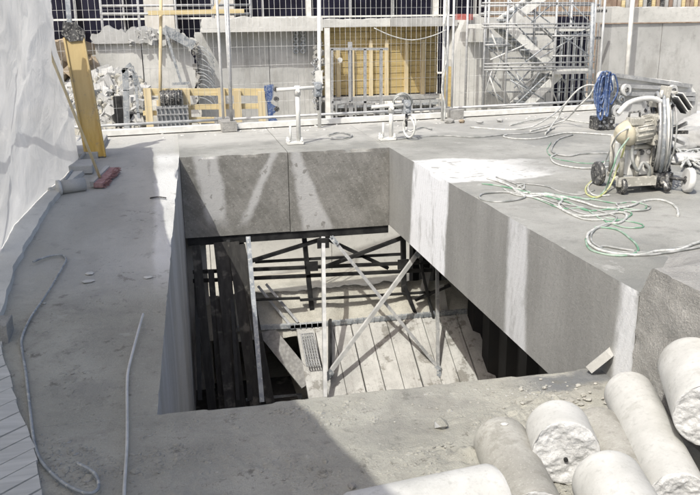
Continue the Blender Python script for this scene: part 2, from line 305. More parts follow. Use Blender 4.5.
# ------------------------------------------------------------------ ground and concrete decks
def zramp(y): return -.6*min(1, max(0, (9-y)/4.94))
def far_edge(x): return 11.3+.11*(x+.9)
def slab(name, mat, x0, x1, y0, y1, zt, zb, nx, ny, chips='', parent=None, amp=.004, chip=.012, where=lambda x, y: True):
    """a deck with an uneven top and worn edges; x0,x1 are functions of y, y1 a function of x"""
    vs = []; fs = []; idx = {}
    def edge(i, j):
        return ('l' in chips and i == 0) or ('r' in chips and i == nx) or ('f' in chips and j == 0) or ('b' in chips and j == ny)
    flat = {}
    for j in range(ny+1):
        for i in range(nx+1):
            u = i/nx; v = j/ny; y = y0+(y1((x0(y0)+x1(y0))/2)-y0)*v; x = lerp(x0(y), x1(y), u); y = y0+(y1(x)-y0)*v
            flat[i, j] = (x, y, zt(x, y)); z = zt(x, y)+amp*fbm(x*2.2, y*2.2, 3)
            if edge(i, j) and where(x, y):
                q = chip*(max(0, fbm(x*2.2, y*2.2, 9)-.12)*2.2+.5*max(0, noise.noise(Vector((x*13, y*13, 2)))-.15))
                z -= q*.8
                if i == 0 and 'l' in chips: x += q
                if i == nx and 'r' in chips: x -= q
                if j == 0 and 'f' in chips: y += q
                if j == ny and 'b' in chips: y -= q
            idx[i, j] = len(vs); vs.append((x, y, z))
    for j in range(ny):
        for i in range(nx): fs.append((idx[i, j], idx[i+1, j], idx[i+1, j+1], idx[i, j+1]))
    loop = [(i, 0) for i in range(nx)]+[(nx, j) for j in range(ny)]+[(i, ny) for i in range(nx, 0, -1)]+[(0, j) for j in range(ny, 0, -1)]
    mb = MB(); mb.add(vs, fs, True)
    top = [vs[idx[k]] for k in loop]; r1 = [(flat[k][0], flat[k][1], flat[k][2]-.035) for k in loop]; r2 = [(p[0], p[1], zb) for p in r1]; n = len(loop)
    mb.add(top+r1, [(i, i+n, (i+1) % n+n, (i+1) % n) for i in range(n)])
    mb.add(r1+r2, [(i, i+n, (i+1) % n+n, (i+1) % n) for i in range(n)]); mb.add(r2, [tuple(range(n))])
    return tag(mb.build(name, mat, parent), kind='structure')

g = MB(); g.add([(-400, -200, -3), (400, -200, -3), (400, 600, -3), (-400, 600, -3)], [(0, 1, 2, 3)])
tag(g.build('ground', M_['earth']), kind='structure')
# higher ground of the building site beyond the deck
mb = MB(); n = 60; vs = []
for j in range(n+1):
    for i in range(n+1):
        x = -25+60*i/n; y = 14.02+40*j/n; vs.append((x, y, -.9+.12*fbm(x*.6, y*.6)))
mb.add(vs, [(j*(n+1)+i, j*(n+1)+i+1, (j+1)*(n+1)+i+1, (j+1)*(n+1)+i) for j in range(n) for i in range(n)], True)
mb.box(-25, 35, 14.03, 52, -3.0, -1.1)
tag(mb.build('site_terrace', M_['earth']), kind='structure')
for k in range(9):
    mb = MB(); mb.box(-6.2+2.2*k, -6.2+2.2*k+2.19, 13.86+.012*(k % 2), 14.02, -3.0, -.86); tag(mb.build('excavation_wall', M_['pale']), kind='structure')

XL = lambda y: -.01-.21*min(1.0, max(0, (9-y)/4.94))
XRW = 2.39
# right-hand deck, sawn side towards the opening
slab('right_deck', M_['deck'], lambda y: XRW, lambda y: 13.0, 3.70, far_edge, lambda x, y: 0, -.93, 170, 260, 'lb', chip=.014)
# two beams behind the opening, a sawn joint between them
beams = bpy.data.objects.new('back_beam', None); COL.objects.link(beams); beams.location = (1.2, 9, -.93); tag(beams, kind='structure')
slab('beam_segment', M_['beam'], lambda y: -.0098, lambda y: 1.192, 9.0, far_edge, lambda x, y: 0, -.93, 60, 50, 'fb', beams, chip=.03)
slab('beam_segment', M_['beam'], lambda y: 1.200, lambda y: XRW-.003, 9.0, far_edge, lambda x, y: 0, -.934, 60, 50, 'fb', beams, chip=.03)
# the deck left of the opening slopes down towards the viewer
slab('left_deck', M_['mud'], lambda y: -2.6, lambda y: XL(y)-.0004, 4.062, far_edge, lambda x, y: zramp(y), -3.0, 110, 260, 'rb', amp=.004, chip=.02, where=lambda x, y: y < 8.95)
def zmud(x, y):
    z = -.6
    m1 = sstep(3.75, 3.2, y)*.6+sstep(.9, 1.7, x)*sstep(3.95, 3.6, y)*.8
    m1 *= sstep(-.05, .30, fbm(x*1.9+4, y*2.4, 5)+.12)
    z += m1*(.035*abs(fbm(x*4, y*6, 1))+.035*fbm(x*9, y*12, 2)+.020*fbm(x*30, y*34, 7))
    z += .010*fbm(x*1.1, y*1.1, 8)*sstep(4.05, 3.7, y)
    return z
slab('front_deck', M_['mud'], lambda y: -2.6, lambda y: 3.4, -2.5, lambda x: 4.06, zmud, -3.0, 420, 460, 'b', amp=.004, chip=.02, where=lambda x, y: x > -.2)
# rough unsawn end block at the right
mb = MB(); vs = []; NU, NV = 46, 26
for j in range(NV+1):
    for i in range(NU+1):
        u = i/NU; v = j/NV; y = 1.0+(lerp(3.685, 3.585, sstep(.75, 1, v))-1.0)*u; z = lerp(-.62, .172, v); x = 2.372+.02*v
        x += .016*fbm(y*9, z*9, 4)+.008*abs(fbm(y*34, z*34, 6)); vs.append((x, y, z+(.008*fbm(y*8, 3, 1) if j == NV else 0)))
mb.add(vs, [(j*(NU+1)+i, j*(NU+1)+i+1, (j+1)*(NU+1)+i+1, (j+1)*(NU+1)+i) for j in range(NV) for i in range(NU)], True)
tp = [vs[NV*(NU+1)+i] for i in range(NU+1)]; N1 = 24; tv = []
for k in range(N1+1):
    for i in range(NU+1):
        p = tp[i]; t = k/N1; x = p[0]+t*3.2; tv.append((x, p[1], lerp(p[2], .03, sstep(0, .8, t))+(.006*fbm(x*4, p[1]*4) if k else 0)))
mb.add(tv, [(k*(NU+1)+i, k*(NU+1)+i+1, (k+1)*(NU+1)+i+1, (k+1)*(NU+1)+i) for k in range(N1) for i in range(NU)], True)
e = [tv[k*(NU+1)+NU] for k in range(N1+1)]; fr = [(p[0]+.015, p[1]+.16+.05*noise.noise(Vector((p[0]*5, 0, 0))), -.012) for p in e]
rows = [[(p[0], p[1]+(.13+.8*sstep(0, .7, p[0]-2.39))*t, lerp(p[2], -.015, sstep(0, 1, t))+.004*fbm(p[0]*5, p[1]*5+t*6)) for p in e] for t in [q/14 for q in range(15)]]
mb.add([p for r_ in rows for p in r_], [(a*(N1+1)+k, a*(N1+1)+k+1, (a+1)*(N1+1)+k+1, (a+1)*(N1+1)+k) for a in range(14) for k in range(N1)], True)
lf = [r_[0] for r_ in rows]; mb.add(lf+[(p[0], p[1], -.02) for p in lf], [(k, k+1, k+16, k+15) for k in range(14)])
tag(mb.build('rough_end_block', M_['rough']), kind='structure')

# ------------------------------------------------------------------ under the deck
mb = MB(); mb.box(-.3, .22, 9.22, 11.4, -3, -.94); bw = tag(mb.build('basement_back_wall', M_['pale']), kind='structure')
mb = MB(); mb.box(.221, .24, 9.3, 11.3, -2.2, -2.1); mb.build('wall_ledge', M_['pale'], bw)
vs = []; NX, NY = 60, 26
for j in range(NY+1):
    for i in range(NX+1):
        x = lerp(.05, 3.48, i/NX); v = j/NY; y = lerp(8.9, 10.3, v); vs.append((x, y+.03*fbm(x*3, v*3), (lerp(-2.20, -1.74, v/.28) if v < .28 else lerp(-1.74, -3.05, (v-.28)/.72))+.05*fbm(x*4, y*6, 2)+.03*abs(fbm(x*12, y*12))))
mb = MB(); mb.add(vs, [(j*(NX+1)+i, j*(NX+1)+i+1, (j+1)*(NX+1)+i+1, (j+1)*(NX+1)+i) for j in range(NY) for i in range(NX)], True)
tag(mb.build('earth_bank', M_['earth']), kind='structure')
pf = bpy.data.objects.new('pit_floor', None); COL.objects.link(pf); pf.location = (2.4, 8.6, -3); tag(pf, kind='structure')
for k in range(10):
    x0 = 1.22+k*.225; q = .006*math.sin(k*2.3)
    mb = MB(); mb.prism([(x0+q, 7.3, -3.14), (x0+.212+q, 7.3, -3.14), (x0+.212, 8.93, -2.13+q), (x0, 8.93, -2.13+q)], (0, 0, -.04)); mb.build('floor_board', M_['pitboard'], pf)
mb = MB(); mb.bar((1.15, 8.95, -2.10), (3.5, 8.95, -2.10), .05, .05); mb.build('edge_angle', M_['grey_steel'], pf)
mb = MB()
for k in range(32): mb.tube([(1.2+k*.07, 8.92, -2.13), (1.2+k*.07, 8.93, -2.05)], .006, 4)
tag(mb.build('edge_teeth', M_['grey_steel'], pf), kind='stuff')
mb = MB(); mb.box(-.15, 1.18, 5.5, 9.36, -3.0, -2.93); mb.build('sump_floor', M_['oldwood'], pf)
# dark sheet piling on the right
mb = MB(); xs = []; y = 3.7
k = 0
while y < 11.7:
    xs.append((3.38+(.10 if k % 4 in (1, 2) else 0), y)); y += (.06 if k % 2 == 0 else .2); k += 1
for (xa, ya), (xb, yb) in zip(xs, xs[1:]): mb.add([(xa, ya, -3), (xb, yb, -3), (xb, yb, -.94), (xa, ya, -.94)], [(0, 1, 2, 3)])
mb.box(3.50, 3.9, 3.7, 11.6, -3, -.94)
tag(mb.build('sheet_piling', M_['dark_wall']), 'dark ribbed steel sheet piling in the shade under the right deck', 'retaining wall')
# dark planks standing against the left side of the pit
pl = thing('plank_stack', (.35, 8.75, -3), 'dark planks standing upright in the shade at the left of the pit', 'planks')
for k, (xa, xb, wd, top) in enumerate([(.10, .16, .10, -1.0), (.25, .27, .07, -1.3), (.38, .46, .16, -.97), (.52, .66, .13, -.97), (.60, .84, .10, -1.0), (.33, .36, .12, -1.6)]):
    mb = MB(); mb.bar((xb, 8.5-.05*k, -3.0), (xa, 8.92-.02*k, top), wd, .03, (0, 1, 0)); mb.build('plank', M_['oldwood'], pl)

mb = MB(); mb.box(.012, 2.385, 9.02, 9.09, -1.03, -.936); tag(mb.build('underside_shade_bar', M_['black']), 'black bar added for the shadow along the underside of the back beam', 'beam')  # added dark bar, stands in for the shadow band under the back beam
def prop(name, a, b, wd, th, mat, label, cat, group=None, plates=True):
    a = Vector(a); b = Vector(b); t = thing(name, a if a.z < b.z else b, label, cat, group)
    mb = MB(); mb.bar(a, b, wd, th, (0, 1, 0)); mb.build('bar', M_[mat], t)
    if plates:
        for p, q in ((a, b), (b, a)):
            mb = MB(); d = (q-p).normalized(); mb.bar(p+Vector((0, -.035, 0))-d*.03, p+Vector((0, -.035, 0))+d*.09, wd*1.5, .010, (0, 1, 0))
            for s in (-.03, .05): mb.cyl(p+d*s+Vector((0, -.06, 0)), p+d*s+Vector((0, -.03, 0)), .012, 6)
            mb.build('end_plate', M_['grey_steel'], t)
    return t
prop('steel_post', (0.693, 8.900, -0.936), (0.687, 8.000, -2.573), .05, .05, 'grey_steel', 'left bright upright steel post in the pit under the back beam', 'post', plates=False)
prop('steel_post', (1.568, 8.920, -1.002), (1.380, 7.950, -2.569), .042, .042, 'wire', 'middle bright upright steel post standing beside the pit boards', 'post', plates=False)
prop('diagonal_brace', (1.664, 8.860, -1.005), (2.829, 8.300, -2.558), .038, .03, 'galv', 'dull flat diagonal brace running down to the right in the pit', 'brace')
prop('diagonal_brace', (2.718, 8.800, -1.211), (1.443, 8.150, -2.414), .045, .04, 'wire', 'bright diagonal brace rising to the right towards the sawn wall', 'brace')
prop('steel_post', (2.984, 8.950, -1.425), (2.787, 8.250, -2.557), .035, .035, 'galv', 'short steel post at the right end of the pit bracing', 'post')
bf = thing('bracing_frame', (1.7, 9.25, -1.6), 'black steel bracing frame of double bars across the pit', 'bracing frame')
for a, b, wd in [((0.050, 9.120, -1.374), (2.975, 9.120, -1.475), .035), ((0.043, 9.120, -1.484), (2.977, 9.120, -1.579), .035), ((0.385, 9.080, -1.363), (1.706, 9.080, -1.041), .04), ((1.633, 9.150, -1.079), (2.416, 9.150, -1.519), .04), ((1.575, 9.080, -1.432), (2.700, 9.080, -1.084), .04),
                 ((1.374, 9.120, -1.029), (1.455, 9.120, -2.131), .055), ((2.598, 9.120, -1.113), (2.615, 9.120, -1.839), .06), ((2.600, 9.070, -1.730), (2.837, 8.970, -2.392), .045), ((0.781, 9.150, -1.316), (2.608, 9.150, -1.352), .025), ((1.295, 9.070, -1.813), (2.939, 9.070, -1.850), .02), ((2.803, 9.070, -1.447), (2.970, 8.900, -2.297), .03), ((2.723, 9.000, -1.913), (3.176, 9.000, -1.754), .03), ((0.470, 9.000, -0.983), (0.444, 8.300, -2.667), .04), ((0.629, 9.000, -1.730), (1.285, 9.000, -1.762), .02), ((1.486, 8.200, -2.466), (1.627, 8.900, -2.038), .03), ((0.628, 9.120, -1.001), (0.586, 8.400, -2.733), .06),
                 ((2.369, 8.970, -2.174), (3.176, 8.970, -2.209), .03), ((2.369, 8.970, -2.240), (3.177, 8.970, -2.277), .03), ((0.099, 9.120, -0.965), (0.025, 8.400, -2.666), .05)]:
    mb = MB(); mb.bar(a, b, wd, .05, (0, 1, 0)); mb.build('bar', M_['black'], bf)
for x, y in ((312, 265), (403, 263), (247, 272), (323, 240)):
    pass
for p in ((1.449, 9.050, -1.388), (2.580, 9.050, -1.449), (0.672, 9.050, -1.414), (1.559, 8.880, -1.063)):
    mb = MB(); mb.box(p[0]-.07, p[0]+.07, p[1]-.02, p[1], p[2]-.06, p[2]+.06); mb.build('gusset_plate', M_['black'], bf)
t = thing('long_pit_bar', (1.031, 9.000, -2.110), 'grey horizontal steel bar low in the pit above the loose board', 'bar')
mb = MB(); mb.bar((0.455, 8.950, -2.062), (1.574, 8.950, -2.104), .05, .05); mb.build('bar', M_['grey_steel'], t)
mb = MB(); mb.bar((0.565, 8.800, -2.939), (1.244, 8.800, -2.953), .06, .05); mb.build('lower_bar', M_['grey_steel'], t)
mb = MB(); mb.bar((0.856, 8.950, -2.126), (1.258, 8.300, -2.561), .20, .03, (0, -.75, .65))
tag(mb.build('loose_board', M_['oldgrey']), 'grey loose board tilted across the dark lower left of the pit', 'board')
mp = thing('perforated_panel', (1.361, 8.900, -2.402), 'small perforated steel panel leaning beside the middle post in the pit', 'panel')
mb = MB(); a = Vector((1.264, 8.860, -2.169)); bx = Vector((1.409, 8.860, -2.170))-a; by = Vector((1.250, 8.360, -2.363))-a
for k in range(6): mb.bar(a+bx*(k/5), a+bx*(k/5)+by, .014, .01, (0, 1, 0))
tag(mb.build('upright_strips', M_['galv'], mp), kind='stuff')
mb = MB()
for k in range(12): mb.bar(a+by*(k/11)+Vector((0, -.006, 0)), a+bx+by*(k/11)+Vector((0, -.006, 0)), .012, .008, (0, 1, 0))
tag(mb.build('cross_strips', M_['galv'], mp), kind='stuff')
for k, (a, b) in enumerate([((0.806, 9.180, -1.629), (1.170, 8.950, -2.105)), ((0.903, 9.180, -1.612), (1.245, 8.950, -2.047)), ((2.934, 9.150, -1.559), (2.811, 9.150, -2.216)), ((3.045, 9.000, -1.744), (3.163, 9.000, -2.355))]):
    mb = MB(); mb.bar(a, b, .03 if k < 2 else .09, .02, (0, 1, 0))
    tag(mb.build('loose_lath' , M_['galv' if k < 2 else 'pitboard']), ['thin lath lying on the earth bank, left one of two', 'thin lath lying on the earth bank, right one of two', 'pale board standing by the right end of the black bars', 'short pale board beside the dark sheet piling'][k], 'lath' if k < 2 else 'board')

# ------------------------------------------------------------------ left side: sheeting, kerb, boards
def sheet_top(y): return 1.72 if y > 5.6 else lerp(1.72, 2.8, (5.6-y)/3.36) if y > 2.24 else 2.8+(2.24-y)*.40
BP = [(-1.083, 8.903, 0.038), (-1.152, 8.315, -0.033), (-1.283, 7.781, -0.098), (-1.413, 7.042, -0.188), (-1.437, 6.494, -0.254), (-1.439, 5.746, -0.345), (-1.387, 4.893, -0.449)]
def base_x(y):
    if y >= BP[0][1]: return BP[0][0]
    for a, c in zip(BP, BP[1:]):
        if y >= c[1]: return lerp(c[0], a[0], (y-c[1])/(a[1]-c[1]))
    return BP[-1][0]
vs = []; NU, NV = 260, 110
for i in range(NU+1):
    y = lerp(9.0, -1.5, i/NU); zb = zramp(y)+.05; xb = base_x(y); xt = -1.16
    for j in range(NV+1):
        v = j/NV; z = lerp(zb, sheet_top(y)+(.05*fbm(y*2, 1)), v); x = lerp(xb, xt, v**.7)
        f = .25+.75*sstep(0, .3, v)
        hang = .5*(1+math.cos((y-7.35)*2*math.pi/1.7)); sag = z+.34*hang+.05*fbm(y, z, 8)
        rdg = lambda t: 1-2*abs((t % 1)-.5)
        x += f*(.035*fbm(y*1.3+z, z*.8-y*.4, 3)+.030*rdg(sag*1.9)**3*hang-.020*rdg((z-.75*y+.35*fbm(y*.6, z*.8, 5))*.75)**6-.014*rdg((z+.6*y+.35*fbm(y*.8, z*.6, 6))*.9)**7-.022*rdg(y*.62+.05*z)**14+.004*fbm(y*5-z*4, z*5, 1)+.035*math.sin(y*3+.8*z+2*fbm(y*.5, z*.5, 2)))*(1-.85*sstep(.75, 1, v))
        yy = y-(.10*v if i == 0 else .10*v*(1-i/NU))
        vs.append((x, yy+(.035*math.sin(z*5) if i == 0 else 0), z-.10*sstep(.9, 1, 1-i/6 if i < 6 else 0)*(v > .98)))
mb = MB(); mb.add(vs, [(i*(NV+1)+j, i*(NV+1)+j+1, (i+1)*(NV+1)+j+1, (i+1)*(NV+1)+j) for i in range(NU) for j in range(NV)], True)
# return of the sheet round the corner
rv = []
for j in range(NV+1):
    p = vs[j]
    for k in range(9): rv.append((p[0]-k*.2, p[1]+.05*math.sin(k)+.03*noise.noise(Vector((k, p[2]*3, 0)))*(k > 0), p[2]))
mb.add(rv, [(j*9+k, j*9+k+1, (j+1)*9+k+1, (j+1)*9+k) for j in range(NV) for k in range(8)], True)
tag(mb.build('plastic_sheeting', M_['sheet']), 'creased white plastic sheeting hung over the scaffold at the left', 'sheeting')
mb = MB(); mb.tube([(-1.3, 9.0, 0), (-1.3, 9.0, 1.75)], .024); sf = thing('sheeted_scaffold', (-1.3, 9, 0), 'scaffold frame hidden behind the plastic sheeting', 'scaffold')
mb.build('standard', M_['galv'], sf)
for y in (6.4, 3.8, 1.2): mb = MB(); mb.tube([(-1.5, y, zramp(y)), (-1.5, y, sheet_top(y)-.02)], .024); mb.build('standard', M_['galv'], sf)
for z in (.75,): mb = MB(); mb.tube([(-1.5, 1.0, z), (-1.42, 9.0, z)], .024); mb.build('ledger', M_['galv'], sf)

# pale kerb strip between the deck and the sheeting
def strip_mesh(left, right, zt, th, n=40, seed=0):
    L = spline(left, 8); R_ = spline(right, 8)
    def at(P, t):
        f = t*(len(P)-1); i = min(int(f), len(P)-2); return P[i].lerp(P[i+1], f-i)
    mb = MB(); a = []; 
    for i in range(n+1):
        l = at(L, i/n); r = at(R_, i/n); r = r+Vector((.02*fbm(r.x*5, r.y*5, seed)+.012*noise.noise(Vector((r.y*25, 0, seed))), 0, 0))
        for k in range(5):
            p = l.lerp(r, k/4); a.append((p.x, p.y, p.z+zt+.006*fbm(p.x*7, p.y*7)))
    mb.add(a, [(i*5+k, i*5+k+1, (i+1)*5+k+1, (i+1)*5+k) for i in range(n) for k in range(4)], True)
    b = [a[i*5+4] for i in range(n+1)]; c = [(p[0]+.01, p[1], p[2]-th) for p in b]
    mb.add(b+c, [(i, i+1, i+1+n+1, i+n+1) for i in range(n)]); return mb
mb = strip_mesh([(-1.318, 8.540, -0.056), (-1.434, 7.407, -0.193), (-1.544, 6.723, -0.277), (-1.571, 5.719, -0.399)], [(-0.954, 8.651, -0.042), (-1.147, 7.879, -0.136), (-1.234, 7.050, -0.237), (-1.276, 6.140, -0.347), (-1.234, 5.216, -0.460)], .045, .08)
tag(mb.build('kerb_strip', M_['pale']), kind='structure')
mb = strip_mesh([(-1.435, 5.693, -0.402), (-1.382, 5.111, -0.472)], [(-1.217, 5.899, -0.377), (-1.183, 5.207, -0.461)], .02, .05, 8); 
# ribbed decking at the lower left
dk = bpy.data.objects.new('boardwalk', None); COL.objects.link(dk); dk.location = (-1.2, 4.0, -.6); tag(dk, kind='structure')
E0 = [(-1.254, 5.331, -0.446), (-1.123, 4.814, -0.508), (-1.014, 4.418, -0.557), (-0.891, 4.048, -0.600), (-0.783, 3.689, -0.600), (-0.722, 3.396, -0.600), (-0.668, 3.050, -0.600), (-0.610, 2.673, -0.600)]
edge = spline([Vector(p) for p in E0], 10)
yb = 5.1; k = 0
def edge_x(y):
    return min(edge, key=lambda p: abs(p.y-y)).x
zr = lambda y: zramp(y)+.022
while yb > 2.6:
    wd = .13; s = 1.0
    xr = edge_x(yb)+.006*math.sin(k*5); xr2 = edge_x(yb-wd)+.006*math.sin(k*5)
    zt = max(zramp(yb), -.6)+.022
    mb = MB(); mb.prism([(xr, yb, zr(yb)), (xr-1.6, yb-1.6*s, zr(yb-1.6*s)), (xr-1.6, yb-1.6*s-wd+.012, zr(yb-1.6*s-wd)), (xr2, yb-wd+.012, zr(yb-wd))], (0, 0, -.03)); mb.build('deck_board', M_['greyboard'], dk); yb -= wd; k += 1
mb = MB(); x0, y0 = -1.30, 5.02
bl = thing('concrete_block', (-1.2, 5.15, -.48), 'small grey concrete block at the left edge beside the kerb strip', 'block')
mb.box(-1.42, -1.135, 5.02, 5.22, -.56, -.36); mb.build('block', M_['rough'], bl, bevel=.008)

# ------------------------------------------------------------------ drill cores
def core(p0, p1, r, mat, label, rough=(0, 1), seed=1, group='drill cores lying in the mud', hole=False, bend=0):
    p0 = Vector(p0); p1 = Vector(p1); d = (p1-p0).normalized(); u = d.cross(Vector((0, 0, 1))).normalized(); v = u.cross(d); L = (p1-p0).length
    t = thing('drill_core', (p0+p1)/2-Vector((0, 0, r)), label, 'drill core', group)
    n = 64; m = max(6, int(L/.02)); vs = []; fs = []
    for i in range(m+1):
        for k in range(n):
            a = 2*math.pi*k/n; rr = r*(1+.006*fbm(math.cos(a)*2, math.sin(a)*2+i*.1, seed))
            c = p0+d*(L*i/m)
            if i == m and rough[1]: rr *= .985+.03*noise.noise(Vector((math.cos(a)*4, math.sin(a)*4, seed))); c = c+d*.02*noise.noise(Vector((math.cos(a)*3, math.sin(a)*3, seed+5)))
            if i in (0, m) and not rough[0 if i == 0 else 1]: rr -= .008
            vs.append(c+(u*math.cos(a)+v*math.sin(a))*rr)
    for i in range(m):
        for k in range(n): fs.append((i*n+k, i*n+(k+1) % n, (i+1)*n+(k+1) % n, (i+1)*n+k))
    b = MB(); b.add(vs, fs, True); b.build('shaft', M_[mat], t)
    for e in (0, 1):
        c = (p0 if e == 0 else p1); sg = -1 if e == 0 else 1; R = 44 if rough[e] else 12; cv = []
        for q in range(R+1):
            for k in range(R+1):
                gx = 2*k/R-1; gy = 2*q/R-1; dx = gx*math.sqrt(1-gy*gy/2); dy = gy*math.sqrt(1-gx*gx/2); f = math.hypot(dx, dy)
                p = c+(u*dx+v*dy)*(r*(.992 if rough[e] else .945))
                h = 0
                if rough[e]: h = (.012*fbm(p.x*8, p.y*8, p.z*8+seed)+.007*fbm(p.x*32, p.y*32, p.z*32)+.004*fbm(p.x*90, p.y*90, p.z*90))*min(1, (1-f)*7)
                cv.append(p+d*sg*(h+(.002 if f < .985 else -.003)))
        b = MB(); b.add(cv, [(q*(R+1)+k, q*(R+1)+k+1, (q+1)*(R+1)+k+1, (q+1)*(R+1)+k) for q in range(R) for k in range(R)], True)
        b.build('broken_face' if rough[e] else 'sawn_face', M_['broken' if rough[e] == 1 else mat], t)
    if hole:
        b = MB(); b.disc(p1+d*.006+v*-.03, d, .010, .012, 10); b.build('drill_hole', M_['black'], t)
    return t
core((1.686, 3.190, -0.460), (1.604, 2.937, -0.440), .152, 'core', 'upright-facing white drill core with a rough end and a small dark hole', (0, 1), 3, hole=True)
core((2.199, 3.423, -0.440), (1.878, 2.497, -0.440), .125, 'core', 'long white drill core lying beside the rough end block, broken end towards the viewer', (0, 1), 5)
core((2.334, 3.136, -0.170), (2.123, 2.685, -0.190), .150, 'core', 'large drill core propped highest at the right edge, grey broken end', (0, 1), 8)
core((1.440, 3.295, -0.550), (1.332, 2.649, -0.550), .135, 'core_grey', 'mud-covered drill core half sunk in slurry, white chip on its top', (0, 1), 11)
core((1.926, 3.246, -0.520), (1.799, 2.640, -0.520), .125, 'core_grey', 'muddy drill core wedged low between two white cores', (0, 1), 14)
core((0.534, 2.588, -0.440), (1.163, 2.665, -0.440), .15, 'core', 'white drill core across the bottom of the view, lying crosswise', (0, 0), 17)
core((1.555, 2.188, -0.440), (1.667, 2.697, -0.440), .150, 'core', 'smooth white drill core with a flat end, at the bottom between two others', (0, 0), 19)
b = MB(); b.rock((1.417, 3.204, -0.412), .026, 4, .4); tag(b.build('plaster_chip', M_['pale']), 'white plaster chip lying on the muddy drill core', 'chip')
b = MB(); b.rock((1.231, 3.578, -0.585), .055, 9, .9); tag(b.build('stone', M_['mud']), 'single grey stone on the wet slurry left of the cores', 'stone')
b = MB(); b.rock((0.658, 3.130, -0.590), .03, 13, .9); tag(b.build('stone', M_['rough']), 'small stone at the shadow edge near the bottom', 'stone')
b = MB(); b.bar((2.308, 3.998, -0.570), (2.381, 3.916, -0.440), .075, .05); tag(b.build('concrete_offcut', M_['pale']), 'pale square offcut leaning in the corner against the sawn wall', 'offcut')
random.seed(21); b = MB()
for k in range(110):
    px = random.gauss(1.98, .17); py = random.gauss(3.62, .14)
    if px > 2.34 or py > 3.98: continue
    b.rock((px, py, -.595), random.uniform(.006, .020), k, .8)
for k in range(90):
    b.rock((random.uniform(-.9, 2.2), random.uniform(2.9, 3.95), -.6), random.uniform(.004, .012), k, .6)
tag(b.build('mortar_crumbs', M_['core_grey']), 'crumbs of mortar scattered on the slurry', 'rubble', kind='stuff')
b = MB(); random.seed(77); made = 0
while made < 2600:
    x = random.uniform(-.95, 2.0); y = random.uniform(2.7, 3.98)
    if fbm(x*2.1+4, y*3.2, 5) < .06+.35*random.random()-.15: continue
    made += 1; b.rock((x, y, zmud(x, y)), random.uniform(.004, .013)*(2.2 if random.random() < .05 else 1), made, .7)
tag(b.build('mud_clods', M_['mud']), 'clods of half-dried slurry on the front deck', 'rubble', kind='stuff')
# trodden flakes of slurry
b = MB(); random.seed(5)
for k in range(900):
    x = random.uniform(-1.0, -.25); y = random.uniform(3.9, 8.0)
    if fbm(x*2.3, y*2.3, 6) > 0: b.rock((x, y, zramp(y)), random.uniform(.003, .012), k, .35)
tag(b.build('slurry_flakes', M_['mud']), 'flakes of dried slurry on the left deck', 'rubble', kind='stuff')
for k, (q, r_) in enumerate([((-0.724, 6.006, -0.358), .045), ((-0.727, 5.864, -0.375), .055), ((-0.298, 5.855, -0.376), .04), ((-0.993, 5.551, -0.413), .02)]):
    b = MB(); b.rock(q, r_, k+30, .25); tag(b.build('plaster_flake', M_['pale']), ['upper of the two pale flakes on the left deck', 'lower of the two pale flakes on the left deck', 'pale flake lying by the left edge of the opening', 'tiny pale flake near the bent rebar'][k], 'flake')

# ------------------------------------------------------------------ reinforcing bars lying on the deck
pts = [(-1.158, 6.235, -0.306), (-1.078, 6.342, -0.303), (-0.976, 6.363, -0.300), (-0.922, 6.274, -0.311), (-0.933, 6.104, -0.332), (-0.990, 5.647, -0.387), (-1.046, 5.333, -0.430), (-1.062, 5.061, -0.463), (-1.036, 4.891, -0.484), (-0.968, 4.586, -0.521), (-0.893, 4.212, -0.567), (-0.825, 3.888, -0.585), (-0.755, 3.666, -0.585), (-0.636, 3.452, -0.580), (-0.521, 3.318, -0.570), (-0.470, 3.330, -0.570), (-0.473, 3.414, -0.570), (-0.507, 3.500, -0.570), (-0.582, 3.582, -0.565)]
b = MB(); b.tube(spline(pts, 6), .0085, 8); tag(b.build('bent_rebar', M_['grey_steel']), 'long hooked steel bar bent at both ends on the left deck', 'steel bar')
pts = [(-0.314, 5.147, -0.408), (-0.346, 4.871, -0.451), (-0.384, 4.537, -0.512), (-0.387, 4.341, -0.536), (-0.361, 3.761, -0.570), (-0.349, 3.262, -0.570), (-0.328, 2.801, -0.570)]
b = MB(); b.tube(spline(pts, 5), .0085, 8); tag(b.build('straight_rebar', M_['wire']), 'pale steel rod lying between the hooked bar and the opening', 'steel bar')
for k, q in enumerate([[(-1.425, 7.084, -0.233), (-1.474, 7.208, -0.118), (-1.485, 7.287, -0.028)], [(-1.312, 8.181, -0.099), (-1.328, 8.281, 0.053), (-1.320, 8.418, 0.129)], [(-0.309, 7.645, -0.155), (-0.234, 7.631, -0.146), (-0.160, 7.589, -0.151)]]):
    b = MB(); b.tube(spline(q, 5), .008, 6); tag(b.build('bar_stub', M_['dark_mech']), ['short dark bar stub in front of the sheeting, nearer one', 'short dark bar stub in front of the sheeting, farther one', 'short dark bar end by the left edge of the opening'][k], 'bar stub')

# ------------------------------------------------------------------ broom, pipe, steps and post at the left
br = thing('broom', (-0.782, 8.315, -0.083), 'broom with dusty red bristles leaning on the sheeting', 'broom')
a = Vector((-0.862, 8.040, -0.067)); c = Vector((-0.743, 8.554, -0.004)); dr = (c-a).normalized(); sd = Vector((-dr.y, dr.x, 0))
b = MB(); b.bar(a, c, .04, .05); b.build('head', M_['pale2'], br)
b = MB(); random.seed(3)
b.bar(a-Vector((0, 0, .015))+sd*-.06, c-Vector((0, 0, .015))+sd*-.06, .09, .045); b.build('bristle_block', M_['pink'], br)
b = MB()
for k in range(220):
    f = random.random(); q = a.lerp(c, f)+sd*-.08+Vector((0, 0, random.uniform(-.035, .012))); b.bar(q, q-sd*random.uniform(.03, .06)+Vector((random.uniform(-.012, .012), random.uniform(-.012, .012), random.uniform(-.015, .005))), .005, .005, (0, 0, 1))
tag(b.build('bristles', M_['pink'], br), kind='stuff')
